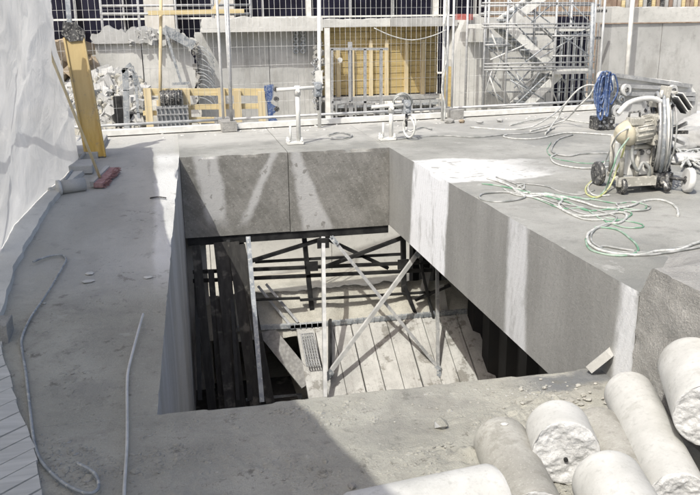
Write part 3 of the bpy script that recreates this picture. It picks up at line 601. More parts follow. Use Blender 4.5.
b = MB(); b.tube([Vector((-0.796, 8.189, -0.038)), Vector((-1.150, 8.200, 1.223))], .014, 8); b.build('handle', M_['timber_v'], br)
yb_ = thing('timber_beam', (-0.913, 9.154, 0.000), 'ochre formwork beam leaning against the scaffold at the left', 'beam')
a = Vector((-0.922, 9.250, -0.015)); c = Vector((-1.045, 9.450, 1.289)); b = MB(); b.bar(a+Vector((0, 0, .02)), c, .185, .05, (0, 1, 0)); b.build('beam', M_['yellow'], yb_)
for s in (-.1, .1): b = MB(); b.bar(a+Vector((s, 0, .02)), c+Vector((s, 0, 0)), .02, .09, (0, 1, 0)); b.build('flange', M_['yellow'], yb_)
cl = thing('beam_clamp', (-1.037, 9.400, 1.310), 'dark steel clamp on top of the leaning ochre beam', 'clamp')
b = MB(); p = Vector((-1.037, 9.400, 1.310)); b.prism([p+Vector(q) for q in ((-.13, 0, .02), (-.05, 0, -.06), (.09, 0, -.05), (.11, 0, .05), (.02, 0, .14), (-.10, 0, .15))], (0, .1, 0)); b.build('jaw', M_['dark_mech'], cl)
b = MB(); b.bar(p+Vector((-.04, .05, .05)), (-1.074, 9.500, 1.769), .05, .05, (0, 1, 0)); b.build('spindle', M_['grey_steel'], cl)
for k, (p, q, hh, lab) in enumerate([((-1.231, 9.180, 0.000), (-0.892, 10.651, 0.000), .07, 'low pale concrete step behind the leaning beam'), ((-1.219, 8.523, -0.058), (-0.895, 8.933, -0.008), .04, 'front low pale concrete step beside the sheeting')]):
    b = MB(); b.box(min(p[0], q[0]), max(p[0], q[0]), min(p[1], q[1]), max(p[1], q[1]), -.05, hh); tag(b.build('concrete_step', M_['pale2'], bevel=.01), lab, 'step')
for k, (p, q) in enumerate([((-1.245, 8.298, -0.035), (-1.200, 10.627, 0.080)), ((-1.132, 8.214, -0.045), (-1.011, 9.388, 0.080))]):
    b = MB(); b.tube([p, q], .017, 8); tag(b.build('steel_tube', M_['wire' if k == 0 else 'grey_steel']), ['bright thin tube lying along the sheeting', 'duller thin tube parallel to the bright one'][k], 'tube')
pp = thing('plastic_pipe', (-1.083, 8.141, -0.104), 'short pale plastic pipe with a collar lying by the kerb strip', 'pipe')
a = Vector((-1.165, 7.937, -0.069)); c = Vector((-0.925, 8.019, -0.059)); b = MB(); b.cyl(a, c, .065, 20); b.build('pipe', M_['pale2'], pp)
b = MB(); b.cyl(a-(c-a)*.03, a+(c-a)*.10, .075, 20); b.build('collar', M_['rubber_white'], pp)
b = MB(); b.rock((-1.242, 7.952, -0.087), .07, 3, .7); tag(b.build('plaster_lump', M_['pale']), 'white plaster lump beside the plastic pipe', 'lump')

# ------------------------------------------------------------------ far edge of the deck: fence and base beam
FA = Vector((-.9, 11.12, 0)); FD = Vector((1, .115, 0)).normalized()
def fp(s, z, off=0): return FA+FD*s+Vector((-FD.y, FD.x, 0))*off+Vector((0, 0, z))
bb = thing('edge_beam', fp(3.5, 0), 'long white cement-splashed box beam lying along the far deck edge', 'beam')
b = MB(); b.bar(fp(-.3, .05, -.14), fp(7.7, .05, -.14), .12, .07); b.build('beam', M_['white_steel'], bb)
b = MB(); b.bar(fp(-.35, .02, .04), fp(2.1, .02, .04), .16, .09); tag(b.build('edge_plank', M_['pale2']), 'pale plank behind the left end of the edge beam', 'plank')
for k, (s0, s1) in enumerate([(-1.9, 1.55), (1.62, 4.95), (5.0, 7.65)]):
    t = thing('mesh_fence', fp((s0+s1)/2, 0), ['wire mesh fence panel at the left, before the broken wall', 'middle wire mesh fence panel, before the ochre shuttering', 'right wire mesh fence panel, before the stair tower'][k], 'fence panel', 'mobile wire fence panels along the far deck edge')
    for s in (s0+.02, s1-.02): b = MB(); b.tube([fp(s, .0), fp(s, 1.98)], .019, 8); b.build('frame_post', M_['wire'], t)
    for z in (.13, 1.97): b = MB(); b.tube([fp(s0, z), fp(s1, z)], .019, 8); b.build('frame_rail', M_['wire'], t)
    b = MB(); x = s0+.07
    while x < s1-.03:
        b.tube([fp(x+.004*math.sin(x*40), .12), fp(x+.004*math.sin(x*23+1), 1.98)], .0024, 4); x += .078
    for z in (.35, .60, .85, 1.10, 1.35, 1.60, 1.82): b.tube([fp(s0, z), fp(s1, z)], .0022, 4)
    tag(b.build('wire_mesh', M_['wire'], t), kind='stuff')
    b = MB(); b.bar(fp(s1, .07, -.35), fp(s1, .07, .3), .2, .13); b.build('foot', M_['rough'], t)
for k, (px, yy, r, y2, lab) in enumerate([(319.5, 11.0, .026, 133, 'tall white post with chains just left of the ochre shuttering'), (227.5, 11.05, .022, 125, 'thin white post behind the left of the opening'), (441, 11.2, .02, 122, 'white pole wrapped with cable at the right of the ochre shuttering')]):
    pa = Vector([(1.917, 11.000, -0.071), (0.715, 11.050, 0.040), (3.771, 11.200, -0.012)][k]); pb = Vector([(1.953, 11.000, 1.776), (0.742, 11.050, 1.785), (3.779, 11.200, 1.772)][k])
    t = thing('fence_prop', pa, lab, 'post'); b = MB(); b.tube([pa, pb], r, 10); b.build('tube', M_['white_steel' if k != 1 else 'galv'], t)
    if k == 0:
        b = MB(); random.seed(8)
        for q in range(26):
            z = lerp(.35, 1.0, q/25); b.ring(pa+Vector((-.05+.03*math.sin(q*1.3), -.03, z)), (math.sin(q*1.9), .5, math.cos(q)), .022, .006, 10, 5)
        tag(b.build('chain', M_['galv'], t), kind='stuff')
        b = MB(); b.box(pa.x-.05, pa.x+.05, pa.y-.06, pa.y+.03, .60, .78); b.build('clamp', M_['white_steel'], t)
    if k == 2:
        b = MB(); b.tube(spline([pb+Vector((.03*math.sin(q*1.9), -.03, -.22*q)) for q in range(9)], 5), .014, 6); b.build('cable', M_['hose_white'], t)
b = MB(); b.tube(spline([(2.680, 10.900, 1.330), (2.932, 10.900, 1.222), (3.216, 10.900, 1.164), (3.501, 10.900, 1.212), (3.719, 10.950, 1.288)], 5), .007, 6); tag(b.build('slack_cable', M_['hose_white']), 'slack pale cable hanging across the ochre shuttering', 'cable')

# ------------------------------------------------------------------ hoses and cables on the right deck
def hose(pts, r, mat, label, smooth=6, name='hose', cat='hose', lift=0):
    P = spline([Vector(p)+Vector((0, 0, lift)) for p in pts], smooth)
    r *= .8; P = [p+Vector((.006*noise.noise(p*9), .006*noise.noise(p*9+Vector((5, 5, 5))), r*.95 if p.z < .02 else 0)) for p in P]
    b = MB(); b.tube(P, r, 8); return tag(b.build(name, M_[mat]), label, cat, 'hoses and cables on the right deck')
hose([(2.779, 6.908, 0.000), (2.826, 6.717, 0.000), (2.837, 6.494, -0.000), (2.804, 6.113, 0.000), (2.985, 6.078, 0.000), (3.037, 5.919, 0.000), (2.913, 5.719, 0.000), (2.860, 5.502, 0.000), (2.900, 5.345, 0.000), (3.067, 5.324, 0.000), (3.246, 5.373, 0.000), (3.232, 5.256, 0.000), (3.082, 5.090, 0.000), (2.955, 5.069, 0.000), (2.755, 4.911, 0.000), (2.639, 4.745, 0.000), (2.577, 4.533, 0.000), (2.626, 4.391, 0.000), (2.757, 4.316, 0.000), (2.911, 4.359, 0.000), (3.067, 4.361, 0.000), (3.233, 4.451, 0.000), (3.481, 4.572, 0.000)], .0125, 'hose_white', 'main white hose winding along the deck to the right edge')
hose([(2.837, 6.577, 0.000), (2.829, 6.319, 0.000), (2.793, 6.087, 0.000), (2.650, 5.982, -0.000), (2.482, 5.958, 0.000), (2.403, 6.078, 0.000), (2.437, 6.214, 0.000), (2.541, 6.306, 0.000), (2.716, 6.288, 0.000), (2.862, 6.097, 0.000), (3.062, 6.102, 0.000)], .011, 'hose_grey', 'grey cable with the leftmost flat loop near the sawn edge', name='cable', cat='cable')
hose([(3.598, 5.158, 0.000), (3.728, 5.368, 0.000), (3.792, 5.587, 0.000), (3.756, 5.693, 0.000), (3.608, 5.665, 0.000), (3.442, 5.549, 0.000), (3.294, 5.511, 0.000), (3.172, 5.570, 0.000), (3.143, 5.750, 0.000), (3.085, 5.948, 0.000), (3.004, 6.118, 0.000), (2.857, 6.158, 0.000)], .0125, 'hose_white', 'white hose curling round in front of the wire saw')
hose([(2.788, 4.408, 0.000), (2.726, 4.476, 0.000), (2.666, 4.554, 0.000), (2.609, 4.524, 0.000), (2.604, 4.397, 0.000), (2.692, 4.332, 0.000), (2.853, 4.307, 0.000), (3.053, 4.340, 0.000), (3.379, 4.430, 0.000)], .010, 'hose_grey', 'grey cable ending in a narrow loop near the rough end block', name='cable', cat='cable')
hose([(2.828, 6.166, 0.000), (2.860, 5.883, 0.000), (2.889, 5.620, 0.000), (3.052, 5.576, 0.000), (3.011, 5.222, 0.000), (3.041, 4.971, 0.000), (3.164, 4.938, 0.000), (3.208, 5.035, 0.000), (3.127, 5.168, 0.000), (3.059, 5.256, 0.000)], .007, 'hose_green', 'thin green hose in the middle of the tangle')
hose([(2.844, 5.023, 0.000), (2.960, 4.929, 0.000), (2.919, 4.671, 0.000), (2.837, 4.447, 0.000), (2.722, 4.341, 0.000), (2.605, 4.355, 0.000), (2.534, 4.500, 0.000), (2.628, 4.748, 0.000)], .009, 'hose_green', 'pale green hose looping nearest to the sawn edge')
hose([(4.862, 9.290, 0.000), (4.529, 8.996, 0.000), (4.134, 8.376, 0.000), (4.004, 8.018, 0.000), (4.080, 7.846, 0.000), (4.295, 7.932, 0.000), (4.655, 7.876, 0.000)], .012, 'hose_grey', 'grey hose arc left of the wire saw, upper loop')
hose([(4.026, 8.011, 0.000), (3.854, 7.815, 0.000), (3.740, 7.478, 0.000), (3.778, 7.251, 0.000), (3.911, 7.130, -0.000), (4.188, 7.133, 0.000)], .011, 'hose_white', 'white hose arc left of the wire saw, lower loop')
hose([(4.096, 9.561, 0.000), (3.976, 9.394, 0.000), (4.073, 9.168, 0.000), (4.351, 9.147, 0.000), (4.911, 9.484, 0.000), (5.343, 9.074, 0.000)], .012, 'hose_white', 'white hose lying farthest back on the deck')
hose([(2.613, 9.581, 0.000), (3.227, 9.726, 0.000), (3.620, 9.470, 0.000), (4.052, 9.575, 0.000), (4.471, 9.621, 0.000), (4.923, 9.924, 0.000)], .010, 'hose_grey', 'thin grey cable crossing the back of the deck', name='cable', cat='cable')
hose([(2.920, 6.690, 0.000), (3.019, 6.594, 0.000), (3.149, 6.423, 0.000), (3.160, 6.166, 0.000), (3.266, 6.045, 0.000), (3.469, 6.173, 0.000)], .008, 'hose_grey', 'thin grey cable crossing toward the wire saw', name='cable', cat='cable')
hose([(2.904, 6.491, 0.000), (2.980, 6.537, 0.000), (2.890, 6.366, 0.000), (2.836, 6.413, 0.000), (2.799, 6.265, 0.000), (2.870, 6.215, 0.000)], .011, 'hose_white', 'knotted white hose end at the left of the tangle')
hose([(2.978, 5.864, 0.000), (2.943, 5.606, 0.000), (2.965, 5.412, 0.000), (3.105, 5.338, 0.000), (3.321, 5.503, 0.000), (3.373, 5.647, 0.000), (3.553, 5.680, 0.000), (3.578, 5.512, 0.000), (3.476, 5.398, 0.000), (3.297, 5.409, 0.000)], .009, 'hose_grey', 'grey cable with a small loop right of the tangle', name='cable', cat='cable')
random.seed(64)
for k, (q, mt, r_, lab) in enumerate([
    ([(2.644, 6.699, 0.000), (2.781, 6.526, 0.000), (2.894, 6.239, 0.000), (2.983, 6.005, 0.000), (3.038, 5.793, 0.000), (3.043, 5.502, 0.000), (3.255, 5.496, 0.000), (3.325, 5.352, 0.000), (3.164, 5.181, 0.000), (2.992, 5.137, 0.000)], 'hose_green', .008, 'pale green strand running beside the main white hose'),
    ([(2.886, 6.952, 0.000), (2.925, 6.620, 0.000), (2.901, 6.146, 0.000), (2.938, 5.834, 0.000), (3.048, 5.629, 0.000), (3.132, 5.441, 0.000), (3.142, 5.245, 0.000), (2.979, 5.063, 0.000), (2.804, 4.950, 0.000), (2.645, 4.696, 0.000), (2.628, 4.484, 0.000), (2.770, 4.379, 0.000), (3.038, 4.395, 0.000), (3.412, 4.514, 0.000)], 'hose_grey', .009, 'grey strand crossing the main white hose twice'),
    ([(3.012, 6.206, 0.000), (3.139, 5.992, 0.000), (3.286, 5.836, 0.000), (3.386, 5.670, 0.000), (3.525, 5.687, 0.000), (3.579, 5.564, 0.000), (3.456, 5.416, 0.000), (3.348, 5.496, 0.000)], 'hose_green', .007, 'short green loop in front of the wire saw'),
    ([(4.333, 8.807, 0.000), (4.030, 8.271, 0.000), (3.876, 7.808, 0.000), (3.933, 7.557, 0.000), (4.084, 7.379, 0.000), (4.404, 7.512, 0.000)], 'hose_green', .007, 'thin green hose between the two arcs left of the wire saw'),
    ([(2.745, 6.438, 0.000), (2.740, 6.190, 0.000), (2.839, 6.045, 0.000), (2.893, 5.819, 0.000), (2.867, 5.575, 0.000), (2.883, 5.257, 0.000), (3.025, 5.196, 0.000)], 'hose_white', .009, 'thin white strand under the grey loop')]):
    hose(q, r_, mt, lab)
hose([(3.656, 6.050, 0.532), (3.601, 5.980, 0.378), (3.674, 6.199, 0.150), (3.549, 6.092, 0.020), (3.357, 5.910, 0.000), (3.316, 6.002, 0.000), (3.459, 6.304, 0.000), (3.767, 6.694, 0.000)], .010, 'hose_yellow', 'yellow-green cable dropping from the saw motor to the deck', name='cable', cat='cable')
hose([(3.691, 6.000, 0.521), (3.517, 5.900, 0.394), (3.459, 5.900, 0.231), (3.499, 6.069, 0.010), (3.257, 5.858, 0.000), (3.176, 5.960, 0.000), (3.023, 5.922, 0.000), (2.973, 6.096, 0.000)], .009, 'hose_green', 'green hose dropping from the saw motor to the deck')
hose([(3.651, 6.000, 0.555), (3.509, 5.950, 0.502), (4.049, 7.031, 0.100), (3.741, 6.647, 0.010), (3.475, 6.300, 0.000), (3.364, 5.989, 0.000), (3.491, 5.954, 0.000)], .009, 'hose_white', 'white hose dropping from the saw motor to the deck')
for k, q in enumerate([[(4.558, 9.444, 0.000), (5.013, 10.078, 0.100), (5.054, 9.900, 0.344), (5.216, 9.900, 0.509), (5.355, 9.900, 0.570), (5.474, 9.850, 0.557)], [(4.495, 9.758, 0.000), (4.851, 10.063, 0.000), (5.317, 10.413, 0.050), (5.206, 9.800, 0.322), (5.340, 9.800, 0.448), (5.415, 9.800, 0.589)], [(4.489, 10.398, 0.000), (4.912, 10.681, 0.020), (5.379, 10.946, 0.030), (5.533, 10.530, 0.000), (5.650, 10.256, 0.000)], [(3.892, 10.366, 0.000), (4.452, 9.976, 0.000), (5.011, 10.317, 0.100), (5.630, 11.057, 0.200)]]):
    hose(q, .014, 'hose_white', ['white hose rising in an arc to the blue coil', 'second white hose rising to the blue coil, under the arc', 'white hose lying flat before the stair tower', 'white hose running back towards the edge beam'][k])
# ------------------------------------------------------------------ wire saw in front
ws = thing('wire_saw', (3.901, 6.093, 0.000), 'beige wheeled wire saw with motor and wire drums standing among the hoses', 'wire saw')
Y = 6.05
def V(x, y, d=Y): return Vector(FYV(x, y, d))
def FYV(x, y, d):  # a point of the saw given by its drawing coordinates, for depth d
    return (3.56+(x-612)*.00826+(d-6.05)*.3, d, .02+(190-y)*.0083)
fr = MB()
for a, c in [(V(618,181), V(656,181)), (V(621,181), V(621,138)), (V(655,181), V(655,138)), (V(638,181), V(638,150)), (V(621,146), V(655,146)), (V(618,181,6.4), V(656,181,6.4)), (V(621,181,6.4), V(621,140,6.4)), (V(655,181,6.4), V(655,140,6.4)), (V(621,181), V(621,181,6.4)), (V(655,181), V(655,181,6.4))]:
    fr.tube([a, c], .021, 10)
fr.build('frame', M_['beige'], ws)
b = MB(); b.bar(V(616,180,6.0), V(658,180,6.0), .05, .075); b.build('front_rail', M_['beige'], ws)
mo = MB(); mo.cyl(V(626,131), V(648,128), .108, 26); mo = mo.build('motor', M_['beige'], ws)
b = MB(); c0 = V(626,131); ax = (V(648,128)-c0).normalized()
b.tube([c0-ax*.12, c0-ax*.09, c0-ax*.03, c0], .1, 24, rs=[.035, .075, .104, .112]); b.build('motor_cap', M_['cream'], mo)
b = MB()
for k in range(9):
    a = -.9+k*.35; o_ = Vector((0, -math.cos(a), math.sin(a)))*.112; b.bar(c0+ax*.02+o_, c0+ax*.16+o_, .008, .014, o_)
tag(b.build('cooling_fins', M_['beige'], mo), kind='stuff')
b = MB(); p = V(630,119,6.0); b.box(p.x-.05, p.x+.06, p.y-.05, p.y+.06, p.z-.03, p.z+.03); b.build('terminal_box', M_['beige'], mo, bevel=.006)
b = MB(); b.tube([V(624,120), V(625,111), V(636,110), V(637,119)], .010, 8); b.build('carry_handle', M_['dark_mech'], mo)
b = MB(); p = V(654,128); b.box(p.x-.06, p.x+.08, p.y-.1, p.y+.12, p.z-.13, p.z+.12); b.build('gearbox', M_['beige'], ws, bevel=.012)
b = MB()
for dz in (-.09, 0, .08):
    for dx in (-.04, .04): b.disc((p.x+dx, p.y-.105, p.z+dz), (0, 1, 0), .012, .02, 8)
b.disc((p.x, p.y-.105, p.z+.02), (0, 1, 0), .05, .03, 18); tag(b.build('flange_bolts', M_['dark_mech'], ws), kind='stuff')
# control box inside the frame
cb = MB(); cb.box(3.70, 3.90, 6.06, 6.30, .14, .40); cb = cb.build('control_box', M_['white_steel'], ws, bevel=.008)
for k in range(6):
    b = MB(); b.disc((3.74+.065*(k % 3), 6.05, .34-.12*(k//3)), (0, 1, 0), .017+.006*(k % 2), .03, 12); b.build('socket', M_['dark_mech' if k % 2 else 'rubber_white'], cb)
b = MB(); b.tube(spline([(3.70, 6.02, .44), (3.69, 5.99, .30), (3.74, 5.98, .20), (3.80, 6.0, .26), (3.86, 5.99, .20), (3.86, 6.02, .08)], 5), .014, 8); b.build('inner_hose', M_['hose_grey'], ws)
# wire storage drums: big wheels seen nearly edge on
for k, (dx, R_, mt) in enumerate([(.30, .28, 'dark_mech'), (.335, .34, 'galv'), (.37, .37, 'grey_steel'), (.405, .35, 'white_steel'), (.44, .30, 'grey_steel')]):
    c = Vector((3.70+dx, 6.22, .47 if k else .42)); ax_ = Vector((1, -.50, .04))
    b = MB(); b.ring(c, ax_, R_, .016, 40, 8); wh = b.build('drum_wheel', M_[mt], ws)
    b = MB(); b.disc(c, ax_, .06, .05, 14)
    for q in range(5):
        a = q*math.pi*2/5+k; b.bar(c, c+Vector((0, math.cos(a), math.sin(a)))*R_, .03, .010, (1, 0, 0))
    b.build('spokes', M_['dark_mech' if k % 2 else 'galv'], wh)
b = MB()
for k in range(5): b.ring((4.0+.022*k, 6.20, .46), (1, -.45+.04*k, .05*math.sin(k)), .31+.012*k, .007, 36, 5)
b.build('diamond_wire', M_['hose_grey'], ws)
b = MB(); b.bar((3.90, 6.1, .74), (4.14, 6.15, .80), .08, .07); b.bar((3.98, 6.1, .60), (4.02, 6.1, .88), .06, .08); b.build('head_bracket', M_['beige'], ws, bevel=.005)
p0 = V(668,97,5.95); p1 = V(681,112,5.95)
for k in range(4):
    b = MB(); o_ = Vector((.020*k, 0, .014*k)); b.bar(p0+o_, p1+o_, .07, .009, (.6, 0, .8)); b.build('guide_plate', M_['white_steel' if k % 2 else 'black'], ws)
b = MB(); b.tube(spline([V(612,112), V(622,102), V(636,98), V(650,98), V(660,102)], 5), .022, 10); b.build('arched_hose', M_['rubber_white'], ws)
b = MB(); b.tube([V(659,97), V(659,90)], .012, 8); b.build('grease_nipple', M_['white_steel'], ws)
b = MB(); b.box(3.93, 4.10, 6.0, 6.35, .03, .16); b.tube([(3.98, 5.98, .1), (4.0, 5.9, .03)], .03, 8); b.tube([(4.04, 6.0, .16), (3.99, 5.92, .02)], .02, 8); b.build('undercarriage', M_['dark_mech'], ws, bevel=.01)
for (c, ax_, R_, th, mt) in [((4.18, 5.90, .108), (1, -.25, -.12), .105, .055, 'rubber_white'), ((3.62, 6.40, .105), (1, 0, 0), .105, .045, 'dark_mech'), ((3.62, 6.0, .07), (1, 0, 0), .07, .04, 'dark_mech')]:
    b = MB(); c = Vector(c); ax_ = Vector(ax_).normalized(); b.tube([c-ax_*th/2, c-ax_*th*.35, c+ax_*th*.35, c+ax_*th/2], R_, 28, rs=[R_*.86, R_, R_, R_*.86]); wh = b.build('wheel', M_[mt], ws)
    b = MB(); b.disc(c, ax_, R_*.3, th*1.25, 12); b.build('hub', M_['dark_mech'], wh)
b = MB(); b.tube([(4.18, 5.90, .108), (4.05, 6.0, .12)], .014, 8); b.build('axle', M_['dark_mech'], ws)

# ------------------------------------------------------------------ second wire saw behind
w2 = thing('wall_saw', (5.620, 9.820, 0.000), 'grey saw rail with white pulleys and a blue coil, behind the wire saw', 'wall saw')
yy = 9.75
def F2(x, y, d=0): return Vector((5.44+(x-600)*.0156+d*.5, yy+d, (126.5-y)*.0134))
poly = [F2(612,73), F2(640,77), F2(672,82), F2(686,86), F2(692,93), F2(692,96), F2(652,94), F2(612,94)]
b = MB(); b.prism(poly, (0, .06, 0)); bl2 = b.build('beam_panel', M_['white_steel'], w2, bevel=.01)
for (a, c) in [((614,74),(686,87)), ((614,84),(664,88)), ((614,92),(690,95)), ((640,97),(690,100))]:
    b = MB(); b.bar(F2(*a, -.04), F2(*c, -.04), .05, .05, (0, 1, 0)); b.build('rail', M_['galv'], bl2)
b = MB(); b.bar(F2(690,95,.02), F2(690,124,.02), .09, .10, (0, 1, 0)); b.build('leg', M_['pale2'], w2)
b = MB(); b.prism([F2(612,95), F2(690,97), F2(688,124), F2(670,126), F2(640,112), F2(612,108)], (0, .05, 0)); b.build('back_panel', M_['pale2'], w2)
for (px, py, R_) in [(601,75,.075), (624,88,.075), (668,90,.07), (617,108,.075), (620,97,.05)]:
    c = F2(px, py, -.10); b = MB(); b.disc(c, (.25, -1, .0), R_, .05, 22); wh = b.build('pulley', M_['rubber_white' if R_ > .06 else 'grey_steel'], w2)
    b = MB(); b.disc(c+Vector((0, -.03, 0)), (.25, -1, 0), R_*.42, .03, 12); b.build('pulley_hub', M_['dark_mech'], wh)
    b = MB(); b.ring(c+Vector((0, -.02, 0)), (.25, -1, 0), R_*.8, .006, 20, 5); b.build('groove', M_['grey_steel'], wh)
b = MB(); p = F2(605,119, .0); b.box(p.x-.13, p.x+.12, p.y-.12, p.y+.12, 0, .17); b.build('drive_unit', M_['dark_mech'], w2, bevel=.015)
b = MB()
for k in range(5): b.disc((p.x-.10+.05*k, p.y-.13, .06+.05*(k % 2)), (0, 1, 0), .018, .03, 8)
tag(b.build('drive_bolts', M_['galv'], w2), kind='stuff')
b = MB(); b.tube([F2(611,73,-.02), F2(611,122,-.02)], .035, 10); b.build('column', M_['grey_steel'], w2)
bc = MB(); random.seed(12)
for k in range(15):
    cx = 605+random.uniform(-5, 6); w_ = random.uniform(1.5, 6); top = random.uniform(68, 80); bot = random.uniform(92, 116); d = -.16-.012*(k % 7)
    bc.tube(spline([F2(cx-w_, (top+bot)/2, d), F2(cx-w_*.6, top+4, d-.02), F2(cx, top, d-.02), F2(cx+w_*.7, top+4, d), F2(cx+w_+random.uniform(-3, 3), (top+bot)/2+random.uniform(-5, 5), d), F2(cx+w_*.5, bot-3, d), F2(cx, bot, d-.02), F2(cx-w_*.7, bot-4, d)], 5, closed=True), .011, 6, closed=True)
tag(bc.build('blue_hose_coil', M_['blue']), 'blue hose coil hanging on the saw column', 'hose coil')

# pile of white sacks and scrap at the right edge
rg = []
for k, (px, py, sx, sy, sz) in enumerate([(672,152,.30,.16,.10), (694,150,.34,.2,.14), (702,140,.35,.2,.17), (690,163,.25,.12,.06)]):
    c = Vector(G(px, py, 0)); bm = bmesh.new(); bmesh.ops.create_icosphere(bm, subdivisions=4, radius=1); vs = []
    for v in bm.verts:
        q = v.co; n_ = 1+.22*fbm(q.x*1.6+k*3, q.y*1.6, q.z*1.6)+.05*abs(fbm(q.x*6, q.y*6, q.z*6+k)); vs.append((c.x+q.x*sx*n_, c.y+q.y*sy*n_, max(.0, sz*.8+q.z*sz*n_)))
    b = MB(); b.add(vs, [[v.index for v in f.verts] for f in bm.faces], True); bm.free()
    tag(b.build('cement_sack', M_['pale2']), ['small crumpled white sack just right of the wire saw drums', 'crumpled white sack lying right of the wire saw', 'fuller white sack at the right edge behind the others', 'flat white sack nearest the white wheel'][k], 'sack', 'white sacks right of the wire saw')
b = MB(); random.seed(31)
for k in range(9):
    q = [Vector(G(random.uniform(676, 704), random.uniform(148, 168), .03+.05*random.random())) for _ in range(4)]; b.tube(spline(q, 5), .012, 6)
tag(b.build('hose_tangle', M_['hose_white']), 'tangle of white hose ends on the sacks at the right edge', 'hose')
sb = thing('scaffold_tube', (6.701, 9.586, 0.200), 'pale pipe lying behind the wire saw at the right edge', 'pipe'); b = MB(); b.tube([(6.975, 10.819, 0.060), (7.673, 10.052, 0.060)], .05, 12); b.build('tube', M_['white_steel'], sb)

# ------------------------------------------------------------------ two drill stands on the beam behind the opening
def stand(pb, h, armL, armR, clamp_dx, lab, ring=False):
    pb = Vector(pb); t = thing('drill_stand', pb, lab, 'drill stand', 'core drill stands on the back beam')
    b = MB(); b.box(pb.x-.15, pb.x+.05, pb.y-.07, pb.y+.08, .004, .035); b.build('base_plate', M_['white_steel'], t, bevel=.004)
    for dx, dy in ((-.13, -.05), (.03, -.05), (-.13, .06), (.03, .06)):
        b = MB(); b.cyl(pb+Vector((dx, dy, .0)), pb+Vector((dx, dy, .085)), .012, 8); b.cyl(pb+Vector((dx, dy, .035)), pb+Vector((dx, dy, .055)), .022, 6); b.build('levelling_screw', M_['white_steel'], t)
    b = MB(); b.cyl(pb+Vector((-.10, 0, .03)), pb+Vector((-.10, 0, .22)), .014, 8); b.build('anchor_bolt', M_['white_steel'], t)
    b = MB(); b.cyl(pb+Vector((0, 0, .03)), pb+Vector((0, 0, h)), .027, 14); b.build('column', M_['white_steel'], t)
    b = MB(); b.cyl(pb+Vector((0, 0, h-.08)), pb+Vector((0, 0, h+.035)), .037, 14); b.disc(pb+Vector((0, -.05, h-.02)), (0, 1, 0), .02, .05, 8); b.build('joint', M_['white_steel'], t)
    b = MB(); b.cyl(pb+Vector((armL, -.02, h-.005)), pb+Vector((armR, .0, h+.01)), .022, 12); b.build('arm', M_['white_steel'], t)
    b = MB(); p = pb+Vector((armR, 0, h)); b.box(p.x-.04, p.x+.05, p.y-.06, p.y+.05, p.z-.10, p.z+.07); b.disc(p+Vector((0, -.07, .02)), (0, 1, 0), .035, .04, 12); b.disc(p+Vector((0, -.07, -.06)), (0, 1, 0), .025, .04, 12); b.build('clamp_head', M_['grey_steel'], t, bevel=.006)
    b = MB(); b.cyl(p+Vector((0, -.02, -.10)), p+Vector((0, -.02, -.26)), .016, 8); b.build('spindle', M_['dark_mech'], t)
    if ring:
        for k in range(4):
            b = MB(); b.ring(p+Vector((-.09+.015*k, -.02, .055)), (.2*k-.2, 1, .5), .075+.012*k, .011, 20, 6); b.build('hose_loop', M_['hose_grey' if k % 2 else 'hose_white'], t)
        b = MB(); b.ring(p+Vector((.03, -.03, -.27)), (1, .35, 0), .12, .013, 22, 6); b.ring(p+Vector((.05, -.03, -.22)), (1, .5, 0), .10, .011, 22, 6); b.build('hanging_loop', M_['white_steel'], t)
    return t
stand((1.417, 9.598, 0.000), .66, -.25, .24, 0, 'taller white drill stand with a horizontal arm, left of the beam joint')
stand((2.571, 9.594, 0.000), .42, -.25, .19, 0, 'shorter white drill stand hung with hose loops, at the right corner of the opening', True)
for k, q in enumerate([[(1.871, 10.105, 0.010), (2.075, 10.335, 0.010), (2.166, 10.013, 0.010), (2.014, 9.782, 0.010), (1.845, 9.834, 0.010)], [(2.803, 10.108, 0.010), (3.098, 10.323, 0.010), (3.273, 10.481, 0.010), (3.314, 10.255, 0.010)]]):
    hose(q, .012, 'hose_grey', ['short grey hose lying between the two drill stands', 'short grey hose end right of the shorter drill stand'][k])

# ------------------------------------------------------------------ beyond the fence
# crates of squared timber
tc = thing('timber_crate', (.5, 14.35, -.9), 'long frame of squared yellow timber standing before the broken wall', 'timber frame')
for k, (a, c, wd) in enumerate([((143,92),(268,92),.12), ((190,107),(262,106),.09), ((190,120),(222,120),.10), ((143,113),(160,113),.08)]):
    b = MB(); b.bar(FYm(a, 14.35), FYm(c, 14.35), .06, wd); b.build('rail', M_['timber'], tc)
for k, (x, t_) in enumerate([(147,88), (186,89), (221,88), (237,90), (261,91), (160,100)]):
    b = MB(); p = Vector(FYm((x, t_), 14.29)); b.box(p.x-.06, p.x+.06, p.y-.05, p.y+.02, -.9, p.z); b.build('post', M_['timber_v'], tc)
gb = thing('grille_crate', (-.06, 14.1, -.9), 'grey steel lattice crate with a dark drum on it inside the timber frame', 'crate')
b = MB(); b.box(-.32, .17, 14.0+.06, 14.4, -.9, .055); gbb = b.build('lining', M_['grey_steel'], gb)
for k in range(8): b = MB(); x = -.33+.072*k; b.box(x-.010, x+.010, 14.02, 14.05, -.9, .075); b.build('upright_bar', M_['galv'], gb)
for k in range(7): b = MB(); z = -.62+.11*k; b.box(-.34, .19, 14.0, 14.02, z-.010, z+.010); b.build('cross_bar', M_['galv'], gb)
b = MB(); b.cyl((-.27, 14.2, .18), (.11, 14.2, .18), .14, 18)
for k in range(4): b.ring((-.21+.085*k, 14.2, .18), (1, 0, 0), .145, .013, 20, 6)
tag(b.build('motor_drum', M_['dark_mech']), 'dark round drum lying on the steel lattice crate', 'drum')
